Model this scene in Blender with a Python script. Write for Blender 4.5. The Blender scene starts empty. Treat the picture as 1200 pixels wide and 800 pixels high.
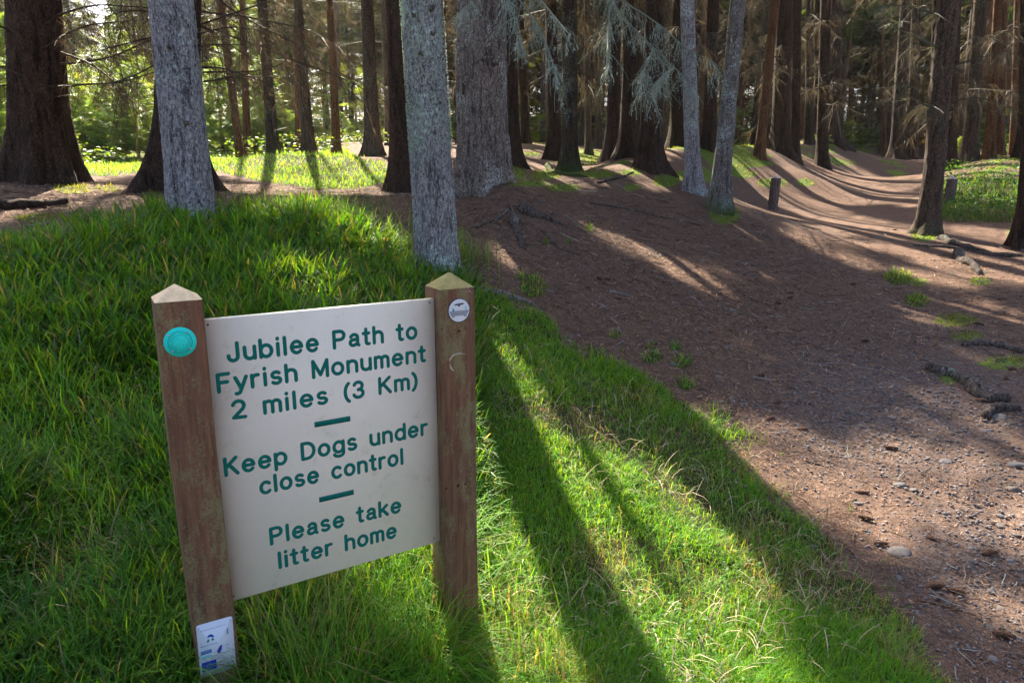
import bpy, math, random
import numpy as np
from mathutils import Vector, Matrix
rng = np.random.default_rng(11)
random.seed(11)
PI = math.pi

# ------------------------------------------------------------------ camera
CAMH, PITCH, F = 1.5, math.radians(13.0), 800.0
sc = bpy.context.scene
cd = bpy.data.cameras.new('camera'); cam = bpy.data.objects.new('camera', cd)
sc.collection.objects.link(cam); sc.camera = cam
cam.location = (0, 0, CAMH); cam.rotation_euler = (PI/2 - PITCH, 0, 0)
cd.sensor_width = 36; cd.lens = 24; cd.clip_start = 0.02; cd.clip_end = 3000
# ------------------------------------------------------------------ light
SUN_EL, SUN_AZ = math.radians(44), math.atan2(-0.31, 1.0)      # azimuth from +Y towards +X
SD = np.array([math.sin(SUN_AZ)*math.cos(SUN_EL), math.cos(SUN_AZ)*math.cos(SUN_EL), math.sin(SUN_EL)])
w = bpy.data.worlds.new('World'); sc.world = w; w.use_nodes = True
nt = w.node_tree; bg = nt.nodes['Background']
sky = nt.nodes.new('ShaderNodeTexSky'); sky.sky_type = 'NISHITA'; sky.sun_disc = False
sky.sun_elevation = SUN_EL; sky.sun_rotation = SUN_AZ
sky.air_density = 0.8; sky.dust_density = 4.0
nt.links.new(sky.outputs[0], bg.inputs[0]); bg.inputs[1].default_value = 0.072
sl = bpy.data.lights.new('sun', 'SUN'); so = bpy.data.objects.new('sun', sl); sc.collection.objects.link(so)
sl.energy = 5.0; sl.angle = math.radians(0.55); sl.color = (1.0, 0.90, 0.72)
so.rotation_euler = Vector(SD).to_track_quat('Z', 'Y').to_euler(); so.location = (-5, 20, 25)
sc.view_settings.view_transform = 'Standard'; sc.view_settings.look = 'None'
sc.view_settings.exposure = 2.52; sc.view_settings.gamma = 1.0
sc.cycles.max_bounces = 6; sc.cycles.diffuse_bounces = 3; sc.cycles.glossy_bounces = 2
sc.cycles.transmission_bounces = 3; sc.cycles.transparent_max_bounces = 4
sc.cycles.caustics_reflective = False; sc.cycles.caustics_refractive = False
sc.cycles.use_denoising = True
COL = sc.collection

# ------------------------------------------------------------------ helpers
cP, sP = math.cos(PITCH), math.sin(PITCH)
def ray(u, v):
    x = (u-600)/F; y = (400-v)/F
    return np.array([x, cP + y*sP, -sP + y*cP])
def at(u, v, Y):
    r = ray(u, v); return np.array([0, 0, CAMH]) + r*(Y/r[1])
def project(P):
    P = np.atleast_2d(P); d = P - np.array([0, 0, CAMH])
    zc = d[:, 1]*cP - d[:, 2]*sP; yc = d[:, 1]*sP + d[:, 2]*cP
    zz = np.where(zc > .05, zc, .05)
    return 600 + F*d[:, 0]/zz, 400 - F*yc/zz, zc
def hash2(ix, iy, s):
    n = (ix.astype(np.int64)*374761393 + iy.astype(np.int64)*668265263 + s*974634777) & 0x7fffffff
    n = ((n ^ (n >> 13))*1274126177) & 0x7fffffff
    return ((n ^ (n >> 16)) & 0xffff)/65535.0
def noise(x, y, s=0):
    xi = np.floor(x); yi = np.floor(y); fx = x-xi; fy = y-yi
    fx = fx*fx*(3-2*fx); fy = fy*fy*(3-2*fy)
    a = hash2(xi, yi, s); b = hash2(xi+1, yi, s); c = hash2(xi, yi+1, s); d = hash2(xi+1, yi+1, s)
    return (a*(1-fx)+b*fx)*(1-fy)+(c*(1-fx)+d*fx)*fy
def fbm(x, y, s=0, o=4):
    t = 0; a = .5
    for k in range(o):
        t = t + a*noise(x*2**k, y*2**k, s+k*17); a *= .5
    return t/(1-.5**o)
def inpoly(u, v, poly):
    res = np.zeros(u.shape, bool); n = len(poly)
    for i in range(n):
        x1, y1 = poly[i]; x2, y2 = poly[(i+1) % n]
        if y1 == y2: continue
        c = ((y1 > v) != (y2 > v)) & (u < (x2-x1)*(v-y1)/(y2-y1)+x1)
        res ^= c
    return res
def mesh(name, V, Fc, mat, parent=None, smooth=False, col=None, link=True, loc=None, mi=None):
    """V (n,3); Fc: (m,k) array or list of arrays of faces"""
    V = np.asarray(V, np.float32)
    me = bpy.data.meshes.new(name)
    if isinstance(Fc, np.ndarray): Fc = [Fc]
    Fc = [np.asarray(f, np.int32) for f in Fc if len(f)]
    tot = np.concatenate([np.full(len(f), f.shape[1], np.int32) for f in Fc])
    idx = np.concatenate([f.ravel() for f in Fc])
    me.vertices.add(len(V)); me.vertices.foreach_set('co', V.ravel())
    me.loops.add(len(idx)); me.loops.foreach_set('vertex_index', idx)
    me.polygons.add(len(tot))
    st = np.concatenate([[0], np.cumsum(tot)[:-1]]).astype(np.int32)
    me.polygons.foreach_set('loop_start', st); me.polygons.foreach_set('loop_total', tot)
    if mi is not None: me.polygons.foreach_set('material_index', np.asarray(mi, np.int32))
    me.update(calc_edges=True)
    if smooth: me.polygons.foreach_set('use_smooth', np.ones(len(tot), bool))
    if col is not None:
        a = me.color_attributes.new('col', 'FLOAT_COLOR', 'POINT')
        c = np.ones((len(V), 4), np.float32); c[:, :3] = col; a.data.foreach_set('color', c.ravel())
    for m in (mat if isinstance(mat, (list, tuple)) else [mat]): me.materials.append(m)
    if not link: return me
    o = bpy.data.objects.new(name, me); COL.objects.link(o)
    if parent is not None: o.parent = parent
    if loc is not None: o.location = loc
    return o
def part(name, me, parent, M=None):
    o = bpy.data.objects.new(name, me); COL.objects.link(o); o.parent = parent
    if M is not None: o.matrix_local = M
    return o
def thing(name, loc, label, cat, group=None, rz=0):
    o = bpy.data.objects.new(name, None); COL.objects.link(o); o.location = loc; o.rotation_euler = (0, 0, rz)
    o.empty_display_size = .1; return tag(o, label, cat, group)
def tag(o, label, cat, group=None):
    o['label'] = label; o['category'] = cat
    if group: o['group'] = group
    return o
def tube(path, rad, n=6, cap=True, phase=0.):
    P = np.asarray(path, float); m = len(P); rad = np.broadcast_to(np.asarray(rad, float), (m,))
    T = np.gradient(P, axis=0); T /= np.linalg.norm(T, axis=1)[:, None]+1e-9
    ref = np.array([0, 0, 1.]) if abs(T[:, 2]).mean() < .8 else np.array([1., 0, 0])
    A = np.cross(T, ref); A /= np.linalg.norm(A, axis=1)[:, None]+1e-9; B = np.cross(T, A)
    a = np.arange(n)*2*PI/n+phase
    V = P[:, None]+rad[:, None, None]*(np.cos(a)[None, :, None]*A[:, None]+np.sin(a)[None, :, None]*B[:, None])
    V = V.reshape(-1, 3); i = np.arange(m-1)[:, None]*n; j = np.arange(n)[None]; j2 = (j+1) % n
    Q = np.stack([i+j, i+j2, i+n+j2, i+n+j], -1).reshape(-1, 4); fs = [Q]
    return V, Q
class Acc:
    def __init__(s): s.V = []; s.Q = []; s.T = []; s.C = []; s.n = 0
    def add(s, V, Q=None, T=None, c=None):
        V = np.asarray(V, float).reshape(-1, 3); s.V.append(V)
        if Q is not None and len(Q): s.Q.append(np.asarray(Q)+s.n)
        if T is not None and len(T): s.T.append(np.asarray(T)+s.n)
        s.C.append(np.broadcast_to(np.asarray(c if c is not None else (1, 1, 1), float), (len(V), 3))); s.n += len(V)
    def build(s, name, mat, parent=None, smooth=False, link=True, loc=None):
        fs = []
        if s.Q: fs.append(np.concatenate(s.Q))
        if s.T: fs.append(np.concatenate(s.T))
        return mesh(name, np.concatenate(s.V), fs, mat, parent, smooth, np.concatenate(s.C), link, loc)
def box(x0, x1, y0, y1, z0, z1):
    V = [(x, y, z) for z in (z0, z1) for y in (y0, y1) for x in (x0, x1)]
    Q = [(0, 2, 3, 1), (4, 5, 7, 6), (0, 1, 5, 4), (2, 6, 7, 3), (0, 4, 6, 2), (1, 3, 7, 5)]
    return np.array(V, float), np.array(Q)

# ------------------------------------------------------------------ materials
def N(nt, t, **k):
    n = nt.nodes.new(t)
    for a, b in k.items():
        if a.startswith('i_'): n.inputs[a[2:].replace('_', ' ')].default_value = b
        else: setattr(n, a, b)
    return n
def newmat(name):
    m = bpy.data.materials.new(name); m.use_nodes = True
    return m, m.node_tree, m.node_tree.nodes['Principled BSDF']
def ramp(nt, src, stops, interp='LINEAR'):
    r = nt.nodes.new('ShaderNodeValToRGB'); r.color_ramp.interpolation = interp
    e = r.color_ramp.elements
    while len(e) < len(stops): e.new(.5)
    for k, (p, c) in enumerate(stops):
        e[k].position = p; e[k].color = (*c, 1) if len(c) == 3 else c
    nt.links.new(src, r.inputs[0]); return r.outputs[0]
def mix(nt, fac, a, b, mode='MIX'):
    n = nt.nodes.new('ShaderNodeMix'); n.data_type = 'RGBA'; n.blend_type = mode
    for s, x in ((0, fac), (6, a), (7, b)):
        if hasattr(x, 'links'): nt.links.new(x, n.inputs[s])
        elif s == 0: n.inputs[0].default_value = x
        else: n.inputs[s].default_value = (*x, 1)
    return n.outputs[2]
def mth(nt, op, a, b=0.0, clamp=False):
    n = nt.nodes.new('ShaderNodeMath'); n.operation = op; n.use_clamp = clamp
    for s, x in ((0, a), (1, b)):
        if hasattr(x, 'links'): nt.links.new(x, n.inputs[s])
        else: n.inputs[s].default_value = x
    return n.outputs[0]
def tex(nt, kind, scale, vec=None, detail=3, rough=.6, feature=None):
    n = nt.nodes.new('ShaderNodeTex'+kind); n.inputs['Scale'].default_value = scale
    if kind == 'Noise': n.inputs['Detail'].default_value = detail; n.inputs['Roughness'].default_value = rough
    if feature: n.feature = feature
    if vec is not None: nt.links.new(vec, n.inputs['Vector'])
    return n
def objco(nt, scale=(1, 1, 1)):
    c = nt.nodes.new('ShaderNodeTexCoord'); m = nt.nodes.new('ShaderNodeMapping'); m.inputs['Scale'].default_value = scale
    nt.links.new(c.outputs['Object'], m.inputs[0]); return m.outputs[0]
def bump(nt, b, h, strength=.5, dist=.01):
    n = nt.nodes.new('ShaderNodeBump'); n.inputs['Strength'].default_value = strength; n.inputs['Distance'].default_value = dist
    nt.links.new(h, n.inputs['Height']); nt.links.new(n.outputs[0], b.inputs['Normal'])

def bark(name, dark, light, lichen, amount, scale=34, moss=.0, blotch=None):
    m, nt, b = newmat(name)
    co = objco(nt, (1, 1, .40)); co1 = objco(nt)
    wob = tex(nt, 'Noise', 22, co1, 4, .7)
    mixv = nt.nodes.new('ShaderNodeMix'); mixv.data_type = 'VECTOR'; mixv.inputs[0].default_value = .10
    nt.links.new(co, mixv.inputs[4]); nt.links.new(wob.outputs['Color'], mixv.inputs[5])
    vor = tex(nt, 'Voronoi', scale*1.25, mixv.outputs[1], feature='DISTANCE_TO_EDGE')
    cell = tex(nt, 'Noise', scale*1.1, mixv.outputs[1], 5, .75)
    nz = tex(nt, 'Noise', 110, co1, 5, .75); big = tex(nt, 'Noise', 2.3, co1, 4, .6)
    fis = tex(nt, 'Noise', scale*.6, objco(nt, (1, 1, .14)), 5, .7)
    crack = mth(nt, 'MAXIMUM', ramp(nt, vor.outputs['Distance'], [(0, (.25,)*3), (.12, (1,)*3)]), ramp(nt, nz.outputs[0], [(.42, (0,)*3), (.62, (1,)*3)]))
    base = mix(nt, ramp(nt, cell.outputs[0], [(.32, (0,)*3), (.68, (1,)*3)]), dark, light)
    base = mix(nt, mth(nt, 'MULTIPLY', nz.outputs[0], .5), base, tuple(c*.5 for c in dark))
    base = mix(nt, ramp(nt, fis.outputs[0], [(.38, (1,)*3), (.5, (0,)*3)]), base, tuple(c*.45 for c in dark))
    base = mix(nt, crack, tuple(c*.55 for c in dark), base)
    lm = tex(nt, 'Noise', 38, co1, 6, .8)
    t = mth(nt, 'ADD', lm.outputs[0], mth(nt, 'MULTIPLY', mth(nt, 'SUBTRACT', big.outputs[0], .5), .9))
    lo = .74-.42*amount
    lmask = ramp(nt, t, [(lo, (0,)*3), (lo+.09, (1,)*3)])
    lc = mix(nt, nz.outputs[0], tuple(c*.6 for c in lichen), tuple(min(1, c*1.35) for c in lichen))
    c = mix(nt, lmask, base, lc)
    ff = tex(nt, 'Noise', 85, objco(nt, (1, 1, .38)), 6, .75); c = mix(nt, 1.0, c, ramp(nt, ff.outputs[0], [(.38, (.22,)*3), (.5, (1.0,)*3), (.64, (1.7,)*3)]), 'MULTIPLY')
    sx = nt.nodes.new('ShaderNodeSeparateXYZ'); nt.links.new(co1, sx.inputs[0])
    if moss > 0:
        h = mth(nt, 'SUBTRACT', moss, sx.outputs[2])
        h = mth(nt, 'ADD', mth(nt, 'MULTIPLY', h, 3.0), mth(nt, 'MULTIPLY', mth(nt, 'SUBTRACT', lm.outputs[0], .5), 3.0))
        c = mix(nt, mth(nt, 'MULTIPLY', h, 1.0, True), c, mix(nt, nz.outputs[0], (.02, .04, .008), (.085, .13, .025)))
    nt.links.new(c, b.inputs['Base Color']); b.inputs['Roughness'].default_value = .92
    b.inputs['Specular IOR Level'].default_value = .2
    hgt = mth(nt, 'ADD', mth(nt, 'MULTIPLY', crack, .5), mth(nt, 'ADD', mth(nt, 'ADD', mth(nt, 'MULTIPLY', nz.outputs[0], .6), cell.outputs[0]), mth(nt, 'ADD', fis.outputs[0], mth(nt, 'MULTIPLY', lmask, .5))))
    bump(nt, b, hgt, .9, .012)
    return m
def leafy(name, trans=.45, tint=(1.25, 1.15, .35), gloss=.25, noise_scale=0):
    m, nt, b = newmat(name)
    at_ = nt.nodes.new('ShaderNodeAttribute'); at_.attribute_name = 'col'; c = at_.outputs['Color']
    nt.links.new(c, b.inputs['Base Color']); b.inputs['Roughness'].default_value = .55
    b.inputs['Specular IOR Level'].default_value = gloss
    tr = nt.nodes.new('ShaderNodeBsdfTranslucent'); nt.links.new(mix(nt, 1.0, c, tint, 'MULTIPLY'), tr.inputs[0])
    ms = nt.nodes.new('ShaderNodeMixShader'); ms.inputs[0].default_value = trans
    nt.links.new(b.outputs[0], ms.inputs[1]); nt.links.new(tr.outputs[0], ms.inputs[2])
    nt.links.new(ms.outputs[0], nt.nodes['Material Output'].inputs['Surface'])
    return m
def plain(name, c, rough=.8, spec=.3, var=.25, scale=30, metal=0):
    m, nt, b = newmat(name); nz = tex(nt, 'Noise', scale, objco(nt), 4, .6)
    nt.links.new(mix(nt, nz.outputs[0], tuple(x*(1-var) for x in c), tuple(min(1, x*(1+var)) for x in c)), b.inputs['Base Color'])
    b.inputs['Roughness'].default_value = rough; b.inputs['Specular IOR Level'].default_value = spec; b.inputs['Metallic'].default_value = metal
    bump(nt, b, nz.outputs[0], .3, .003); return m
def vcol(name, rough=.85, scale=60, var=.35):
    m, nt, b = newmat(name); a = nt.nodes.new('ShaderNodeAttribute'); a.attribute_name = 'col'
    nz = tex(nt, 'Noise', scale, objco(nt), 4, .6)
    k = ramp(nt, nz.outputs[0], [(.3, (1-var,)*3), (.7, (1+var,)*3)])
    nt.links.new(mix(nt, 1.0, a.outputs['Color'], k, 'MULTIPLY'), b.inputs['Base Color'])
    b.inputs['Roughness'].default_value = rough; b.inputs['Specular IOR Level'].default_value = .2
    bump(nt, b, nz.outputs[0], .4, .004); return m
M = {}
M['dark'] = bark('bark_dark', (.038, .023, .016), (.115, .072, .05), (.12, .12, .10), .12, 26)
M['mid'] = bark('bark_brown', (.085, .06, .045), (.20, .14, .105), (.16, .17, .13), .35, 30, moss=.12)
M['mossy'] = bark('bark_mossy', (.055, .042, .03), (.12, .09, .065), (.17, .19, .15), .45, 30, moss=.3)
M['warm'] = bark('bark_orange', (.13, .06, .03), (.26, .13, .065), (.22, .18, .12), .3, 28)
M['lichen'] = bark('bark_grey_lichen', (.22, .21, .22), (.68, .67, .69), (.52, .62, .59), .55, 48, moss=.02)
M['grey'] = bark('bark_grey', (.24, .225, .24), (.66, .65, .68), (.50, .57, .57), .45, 44, moss=.0)
M['big'] = bark('bark_big_spruce', (.13, .10, .085), (.44, .39, .35), (.46, .48, .44), .45, 40, moss=.0)
M['blue'] = bark('bark_blue_grey', (.15, .13, .125), (.36, .33, .31), (.40, .47, .45), .5, 40, moss=.24)
M['root'] = bark('root_bark', (.085, .065, .055), (.22, .18, .16), (.26, .28, .25), .35, 50)
M['grass'] = leafy('grass_blades', .50, (2.35, 1.5, .4), .3)
M['leaf'] = leafy('broad_leaves', .45, (1.6, 1.3, .4), .35)
M['needle'] = leafy('conifer_needles', .35, (1.8, 1.45, .5), .15)
M['twig'] = leafy('dead_twigs', .22, (1.8, 1.45, .9), .1)
M['litter'] = vcol('needle_litter', .9, 50, .3)
M['stone'] = vcol('path_stone', .8, 45, .25)
M['cone'] = vcol('cone_scales', .8, 60, .3)
M['lichentuft'] = leafy('lichen_tufts', .15, (1.1, 1.1, .9), .1)

# ------------------------------------------------------------------ terrain
CP = [(900, 800, 1.82), (1200, 800, 1.85), (1000, 500, 3.85), (1200, 560, 3.2), (1000, 650, 2.6), (0, 800, 1.45), (100, 700, 1.65), (100, 550, 2.2), (100, 400, 3.0),
      (0, 290, 4.5), (400, 320, 4.3), (512, 318, 4.8), (228, 262, 5.0), (600, 400, 4.0), (570, 332, 4.7), (600, 500, 3.0), (600, 700, 2.05), (540, 735, 1.95),
      (800, 500, 3.6), (750, 700, 2.15), (960, 400, 5.5), (1150, 400, 5.3), (1000, 300, 8.5), (800, 300, 7.5), (700, 250, 9.2), (565, 232, 7.3), (660, 214, 13),
      (843, 243, 10), (905, 246, 12), (1000, 250, 12), (1060, 212, 21), (1050, 191, 32), (50, 212, 8), (205, 232, 7), (300, 218, 8.6), (321, 193, 14),
      (20, 192, 14), (200, 176, 22), (400, 176, 22), (471, 229, 8), (1087, 271, 10), (1192, 292, 8.5), (1150, 233, 13), (1150, 206, 18), (760, 213, 13), (900, 205, 17), (976, 181, 25), (930, 200, 18.5), (437, 184, 15), (760, 176, 30), (650, 187, 16), (600, 192, 13), (717, 197, 14.2), (735, 203, 13), (793, 201, 15), (1134, 201, 16), (1112, 204, 15.5), (616, 168, 20), (701, 174, 22), (1051, 184, 27), (1069, 184, 28), (560, 165, 28), (880, 185, 26), (829, 208, 14.5)]
pts = [at(*c) for c in CP]
extra = [(-45, 60, 5.2), (0, 62, 4.6), (50, 60, 4.6), (-60, 20, 4.2), (60, 15, 2.8), (0, -6, -.15), (-10, -6, .9), (12, -6, -.1), (-9, 2, 1.9), (9, 2, .15), (25, 5, .9), (30, 30, 2.9), (-30, 0, 3.2),
         (-25, 12, 2.6), (0, 0, 0), (.8, .8, 0), (-2.4, .8, .75), (0, -30, 0), (30, -30, 0), (-30, -30, 2), (15, 40, 3.1)]
PT = np.array([[p[0], p[1]] for p in pts]+[[e[0], e[1]] for e in extra]); PZ = np.array([p[2] for p in pts]+[e[2] for e in extra])
def tpsk(r2): return np.where(r2 > 1e-12, r2*np.log(np.maximum(r2, 1e-12)), 0)*.5
_n = len(PT); K = tpsk(((PT[:, None]-PT[None])**2).sum(-1))+np.eye(_n)*.25
Pm = np.c_[np.ones(_n), PT]; A_ = np.block([[K, Pm], [Pm.T, np.zeros((3, 3))]])
SOL = np.linalg.solve(A_, np.r_[PZ, 0, 0, 0])
def tps(x, y):
    x = np.asarray(x, float); y = np.asarray(y, float); out = SOL[_n]+SOL[_n+1]*x+SOL[_n+2]*y
    for i in range(_n): out = out+SOL[i]*tpsk((x-PT[i, 0])**2+(y-PT[i, 1])**2)
    r = np.hypot(x, y-10); k = np.clip((r-50)/40, 0, 1); k = k*k*(3-2*k)
    return out*(1-k)+5.0*k
def ground0(x, y):
    z = tps(x, y)
    # shallow humps and hollows
    z = z+.05*(fbm(x*.9, y*.9, 3, 3)-.5)*np.clip(np.hypot(x, y)/4, 0, 1)
    d = x-np.interp(y, [0, 4, 8.5, 12, 21, 32, 60], [2.0, 2.4, 4.1, 5.6, 11.6, 17.8, 36]); fd = np.clip((y-9)/5, 0, 1)*np.clip((60-y)/20, 0, 1)
    z = z+fd*(.55*np.exp(-((d+3.4)/1.5)**2)+.38*np.exp(-((d-3.0)/1.2)**2)-.12*np.exp(-(d/1.3)**2))
    # earth mound at the foot of the big spruce
    for (u, v, Y, r, h) in ((602, 250, 7.0, .34, .24), (640, 250, 7.4, .45, .10), (1000, 0, 1, 1, 0)):
        if h: p = at(u, v, Y); z = z+h*np.exp(-((x-p[0])**2+(y-p[1])**2)/(r*r))
    for (u, v, Y, r, h) in ((905, 205, 16.2, .9, .22), (945, 212, 15, .6, .15), (205, 240, 6.8, .7, .10), (340, 200, 12.5, .8, .10), (300, 203, 12, .8, .08), (395, 205, 12, 1.3, .12), (1120, 445, 4.4, .35, .06), (1100, 395, 5.2, .5, .06)):
        p = at(u, v, Y); z = z+h*np.exp(-((x-p[0])**2+(y-p[1])**2)/(r*r))
    return z
# masks: outlines of grass, moss and path, found from the photograph and laid on the ground
GR_LAWN = [(556, 330), (590, 345), (640, 372), (680, 408), (720, 425), (770, 452), (815, 478), (850, 500), (880, 545), (925, 590), (975, 640), (1020, 690), (1075, 745), (1130, 800), (1350, 1000), (560, 1100), (510, 800), (556, 600)]
GR_BANK = [(-3000, 330), (-60, 292), (30, 290), (100, 270), (170, 262), (190, 248), (240, 262), (300, 250), (345, 243), (395, 246), (425, 280), (470, 300), (500, 318), (556, 330), (560, 600), (520, 800), (520, 1500), (-3000, 3000)]
PATCHES = [(625, 337, 16, 12), (612, 326, 9, 5), (1053, 325, 17, 9), (1075, 352, 14, 8), (765, 420, 12, 7), (790, 407, 9, 5), (760, 408, 6, 4), (800, 425, 12, 8), (745, 440, 10, 6), (805, 450, 12, 7), (720, 395, 8, 4), (845, 490, 12, 8), (865, 510, 14, 8), (690, 268, 5, 3), (668, 284, 4, 3), (640, 286, 4, 3)]
GR_RIGHT = [(1100, 262), (1092, 240), (1100, 214), (1140, 208), (1240, 206), (1900, 205), (2600, 330), (1230, 268), (1190, 262)]
GR_GLADE = [(-900, 214), (-200, 212), (20, 208), (60, 205), (130, 207), (160, 203), (250, 200), (300, 212), (370, 222), (420, 222), (455, 214), (452, 190), (420, 186), (330, 120), (-900, 60)]
MOSS = [(905, 214, 20, 6), (872, 204, 16, 5), (850, 196, 14, 4), (945, 214, 12, 5), (660, 220, 22, 5), (700, 204, 25, 5), (640, 205, 20, 6), (780, 212, 18, 8), (800, 206, 18, 6), (850, 252, 20, 12), (740, 220, 10, 4),
        (1052, 200, 10, 8), (1040, 190, 12, 3), (1085, 276, 18, 7), (1075, 330, 12, 5), (1120, 375, 26, 9), (1135, 395, 20, 6), (1175, 425, 30, 8), (1195, 275, 16, 12), (1110, 440, 14, 10), (1150, 330, 14, 5), (740, 202, 14, 4),
        (85, 222, 22, 6), (128, 222, 14, 4), (180, 232, 14, 6), (440, 275, 18, 9), (415, 262, 10, 5), (40, 255, 25, 5), (600, 205, 18, 8), (590, 195, 12, 6), (620, 215, 25, 4), (250, 235, 10, 5), (985, 190, 20, 4), (960, 183, 18, 3), (890, 192, 20, 4)]
def ell(u, v, L):
    r = np.zeros(u.shape)
    for (a, b, ru, rv) in L: r = np.maximum(r, 1.35-np.hypot((u-a)/ru, (v-b)/rv))
    return np.clip(r, 0, 1)
def pathx(y): return np.interp(y, [0, 4, 8.5, 12, 21, 32, 60], [2.0, 2.4, 4.1, 5.6, 11.6, 17.8, 36])
def masks(x, y, z):
    u, v, zc = project(np.c_[x, y, z]); front = zc > .4
    s = np.clip(2.2/np.maximum(zc, .3), .1, 4)
    ju = u+(fbm(x*2.6, y*2.6, 31, 4)-.5)*110*s; jv = v+(fbm(x*2.6, y*2.6, 57, 4)-.5)*70*s
    g = np.zeros(x.shape)
    g = np.maximum(g, inpoly(ju, jv, GR_LAWN)*.9); g = np.maximum(g, inpoly(ju, jv, GR_BANK)*1.0)
    g = np.maximum(g, inpoly(ju, jv, GR_RIGHT)*.8); g = np.maximum(g, inpoly(u, v, GR_GLADE)*.85)
    g = np.maximum(g, (ell(u+(ju-u)*.15, v+(jv-v)*.15, PATCHES) > .35)*.7)
    g = np.where(front, g, (x < .3)*1.0)
    ms = ell(u+(ju-u)*.2, v+(jv-v)*.2, MOSS)*front
    far = front & (y > 14) & (g < .1)
    onpath = (np.abs(u-1055-(v-190)*-.6) < 25+(v-190)*1.6) & (v < 320)
    ms = np.maximum(ms, (front & (y > 12) & (g < .1) & (u > 560))*((fbm(x*.45, y*.45, 71, 3) > .53) | (fbm(x*2, y*2, 73, 3) > .60))*(np.abs(x-pathx(y)) > 2.3)*.7*(~onpath))
    ju2 = u+(fbm(x*9, y*9, 37, 3)-.5)*200*s; jv2 = v+(fbm(x*9, y*9, 59, 3)-.5)*130*s
    e_ = (inpoly(ju2, jv2, GR_LAWN) | inpoly(ju2, jv2, GR_BANK)); g = np.where((g > .75) & (v > 240) & ~e_, .45, g)
    g = np.where((g == 0) & e_ & front & (v > 240) & (u < 1080), .32, g)
    return g, ms, u, v, zc
def gz(x, y):
    x = np.atleast_1d(np.asarray(x, float)); y = np.atleast_1d(np.asarray(y, float))
    return ground0(x, y)
def axis(lo, hi, fine0, fine1, n1, ng):
    a = np.linspace(fine0, fine1, n1); st = a[1]-a[0]; l = []; p = fine0; s = st
    while p > lo: s *= 1.09; p -= s; l.append(p)
    r = []; p = fine1; s = st
    while p < hi: s *= 1.09; p += s; r.append(p)
    return np.array(l[::-1]+list(a)+r)
ax = axis(-900, 900, -3.2, 5.0, 260, 0); ay_ = []
p = 1.2; s = .022
while p < 1400: ay_.append(p); s = max(.022, s*1.0065) if p < 30 else s*1.09; p += s
p = 1.2; s = .03; bk = []
while p > -600: s *= 1.15; p -= s; bk.append(p)
ay = np.array(bk[::-1]+ay_)
GX, GY = np.meshgrid(ax, ay); gx = GX.ravel(); gy = GY.ravel(); g0 = ground0(gx, gy)
mg, mm, gu, gv, gzc = masks(gx, gy, g0)
near = np.clip(1-np.hypot(gx, gy)/14, 0, 1)
bare = 1-np.maximum(mg, 0)
micro = bare*near*(.020*(fbm(gx*7, gy*7, 5, 3)-.5)+.014*(np.abs(noise(gx*23, gy*23, 9)-.5)*2-.5)*np.clip(near*1.4-.3, 0, 1))
g1 = g0+micro+mg*near*.05*(fbm(gx*3, gy*3, 15, 3)-.5)
# the path: worn, stony
pth = np.clip(fbm(gx*.8, gy*.8, 81, 3)*1.6-.5, 0, 1)
stony = np.clip(1.2-np.hypot((gu-1040)/190, (gv-480)/110), 0, 1)*(gzc > .4)
stony = np.maximum(stony, np.clip(1.1-np.hypot((gu-1150)/150, (gv-640)/150), 0, 1)*(gzc > .4))
gm = bpy.data.materials.new('forest_floor'); gm.use_nodes = True; nt = gm.node_tree; b = nt.nodes['Principled BSDF']
a = nt.nodes.new('ShaderNodeAttribute'); a.attribute_name = 'col'; sp = nt.nodes.new('ShaderNodeSeparateColor'); nt.links.new(a.outputs['Color'], sp.inputs[0])
co = objco(nt)
n1 = tex(nt, 'Noise', 1.6, co, 5, .6); n2 = tex(nt, 'Noise', 14, co, 6, .7); n3 = tex(nt, 'Noise', 130, co, 4, .7); v1 = tex(nt, 'Voronoi', 70, co); v2 = tex(nt, 'Voronoi', 28, co)
stretch = objco(nt, (1, .28, 1)); n4 = tex(nt, 'Noise', 210, stretch, 3, .7)
litter = mix(nt, ramp(nt, n3.outputs[0], [(.32, (0,)*3), (.68, (1,)*3)]), (.045, .025, .018), (.185, .112, .08))
litter = mix(nt, ramp(nt, n4.outputs[0], [(.52, (0,)*3), (.68, (1,)*3)]), litter, (.29, .19, .135))
litter = mix(nt, ramp(nt, n2.outputs[0], [(.44, (0,)*3), (.66, (.9,)*3)]), litter, (.055, .029, .021))
litter = mix(nt, ramp(nt, n1.outputs[0], [(.4, (0,)*3), (.65, (.4,)*3)]), litter, (.15, .09, .064))
grav = mix(nt, ramp(nt, v1.outputs['Color'], [(.2, (0,)*3), (.8, (1,)*3)]), (.06, .043, .038), (.175, .14, .13))
gmask = mth(nt, 'MULTIPLY', sp.outputs[2], ramp(nt, n2.outputs[0], [(.35, (.2,)*3), (.6, (1,)*3)]))
c = mix(nt, gmask, litter, grav)
soil = mix(nt, n3.outputs[0], (.022, .014, .008), (.11, .07, .035))
soil = mix(nt, ramp(nt, n2.outputs[0], [(.4, (0,)*3), (.65, (1,)*3)]), soil, (.03, .06, .012))
c = mix(nt, ramp(nt, sp.outputs[0], [(.3, (0,)*3), (.7, (1,)*3)]), c, soil)
mo = mix(nt, ramp(nt, n3.outputs[0], [(.35, (0,)*3), (.65, (1,)*3)]), (.045, .075, .012), (.16, .23, .03))
mmk = mth(nt, 'ADD', sp.outputs[1], mth(nt, 'MULTIPLY', mth(nt, 'SUBTRACT', n2.outputs[0], .5), 1.6))
mmk = mth(nt, 'MULTIPLY', ramp(nt, mmk, [(.35, (0,)*3), (.6, (1,)*3)]), ramp(nt, sp.outputs[1], [(.05, (0,)*3), (.25, (1,)*3)]))
c = mix(nt, mmk, c, mo)
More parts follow.
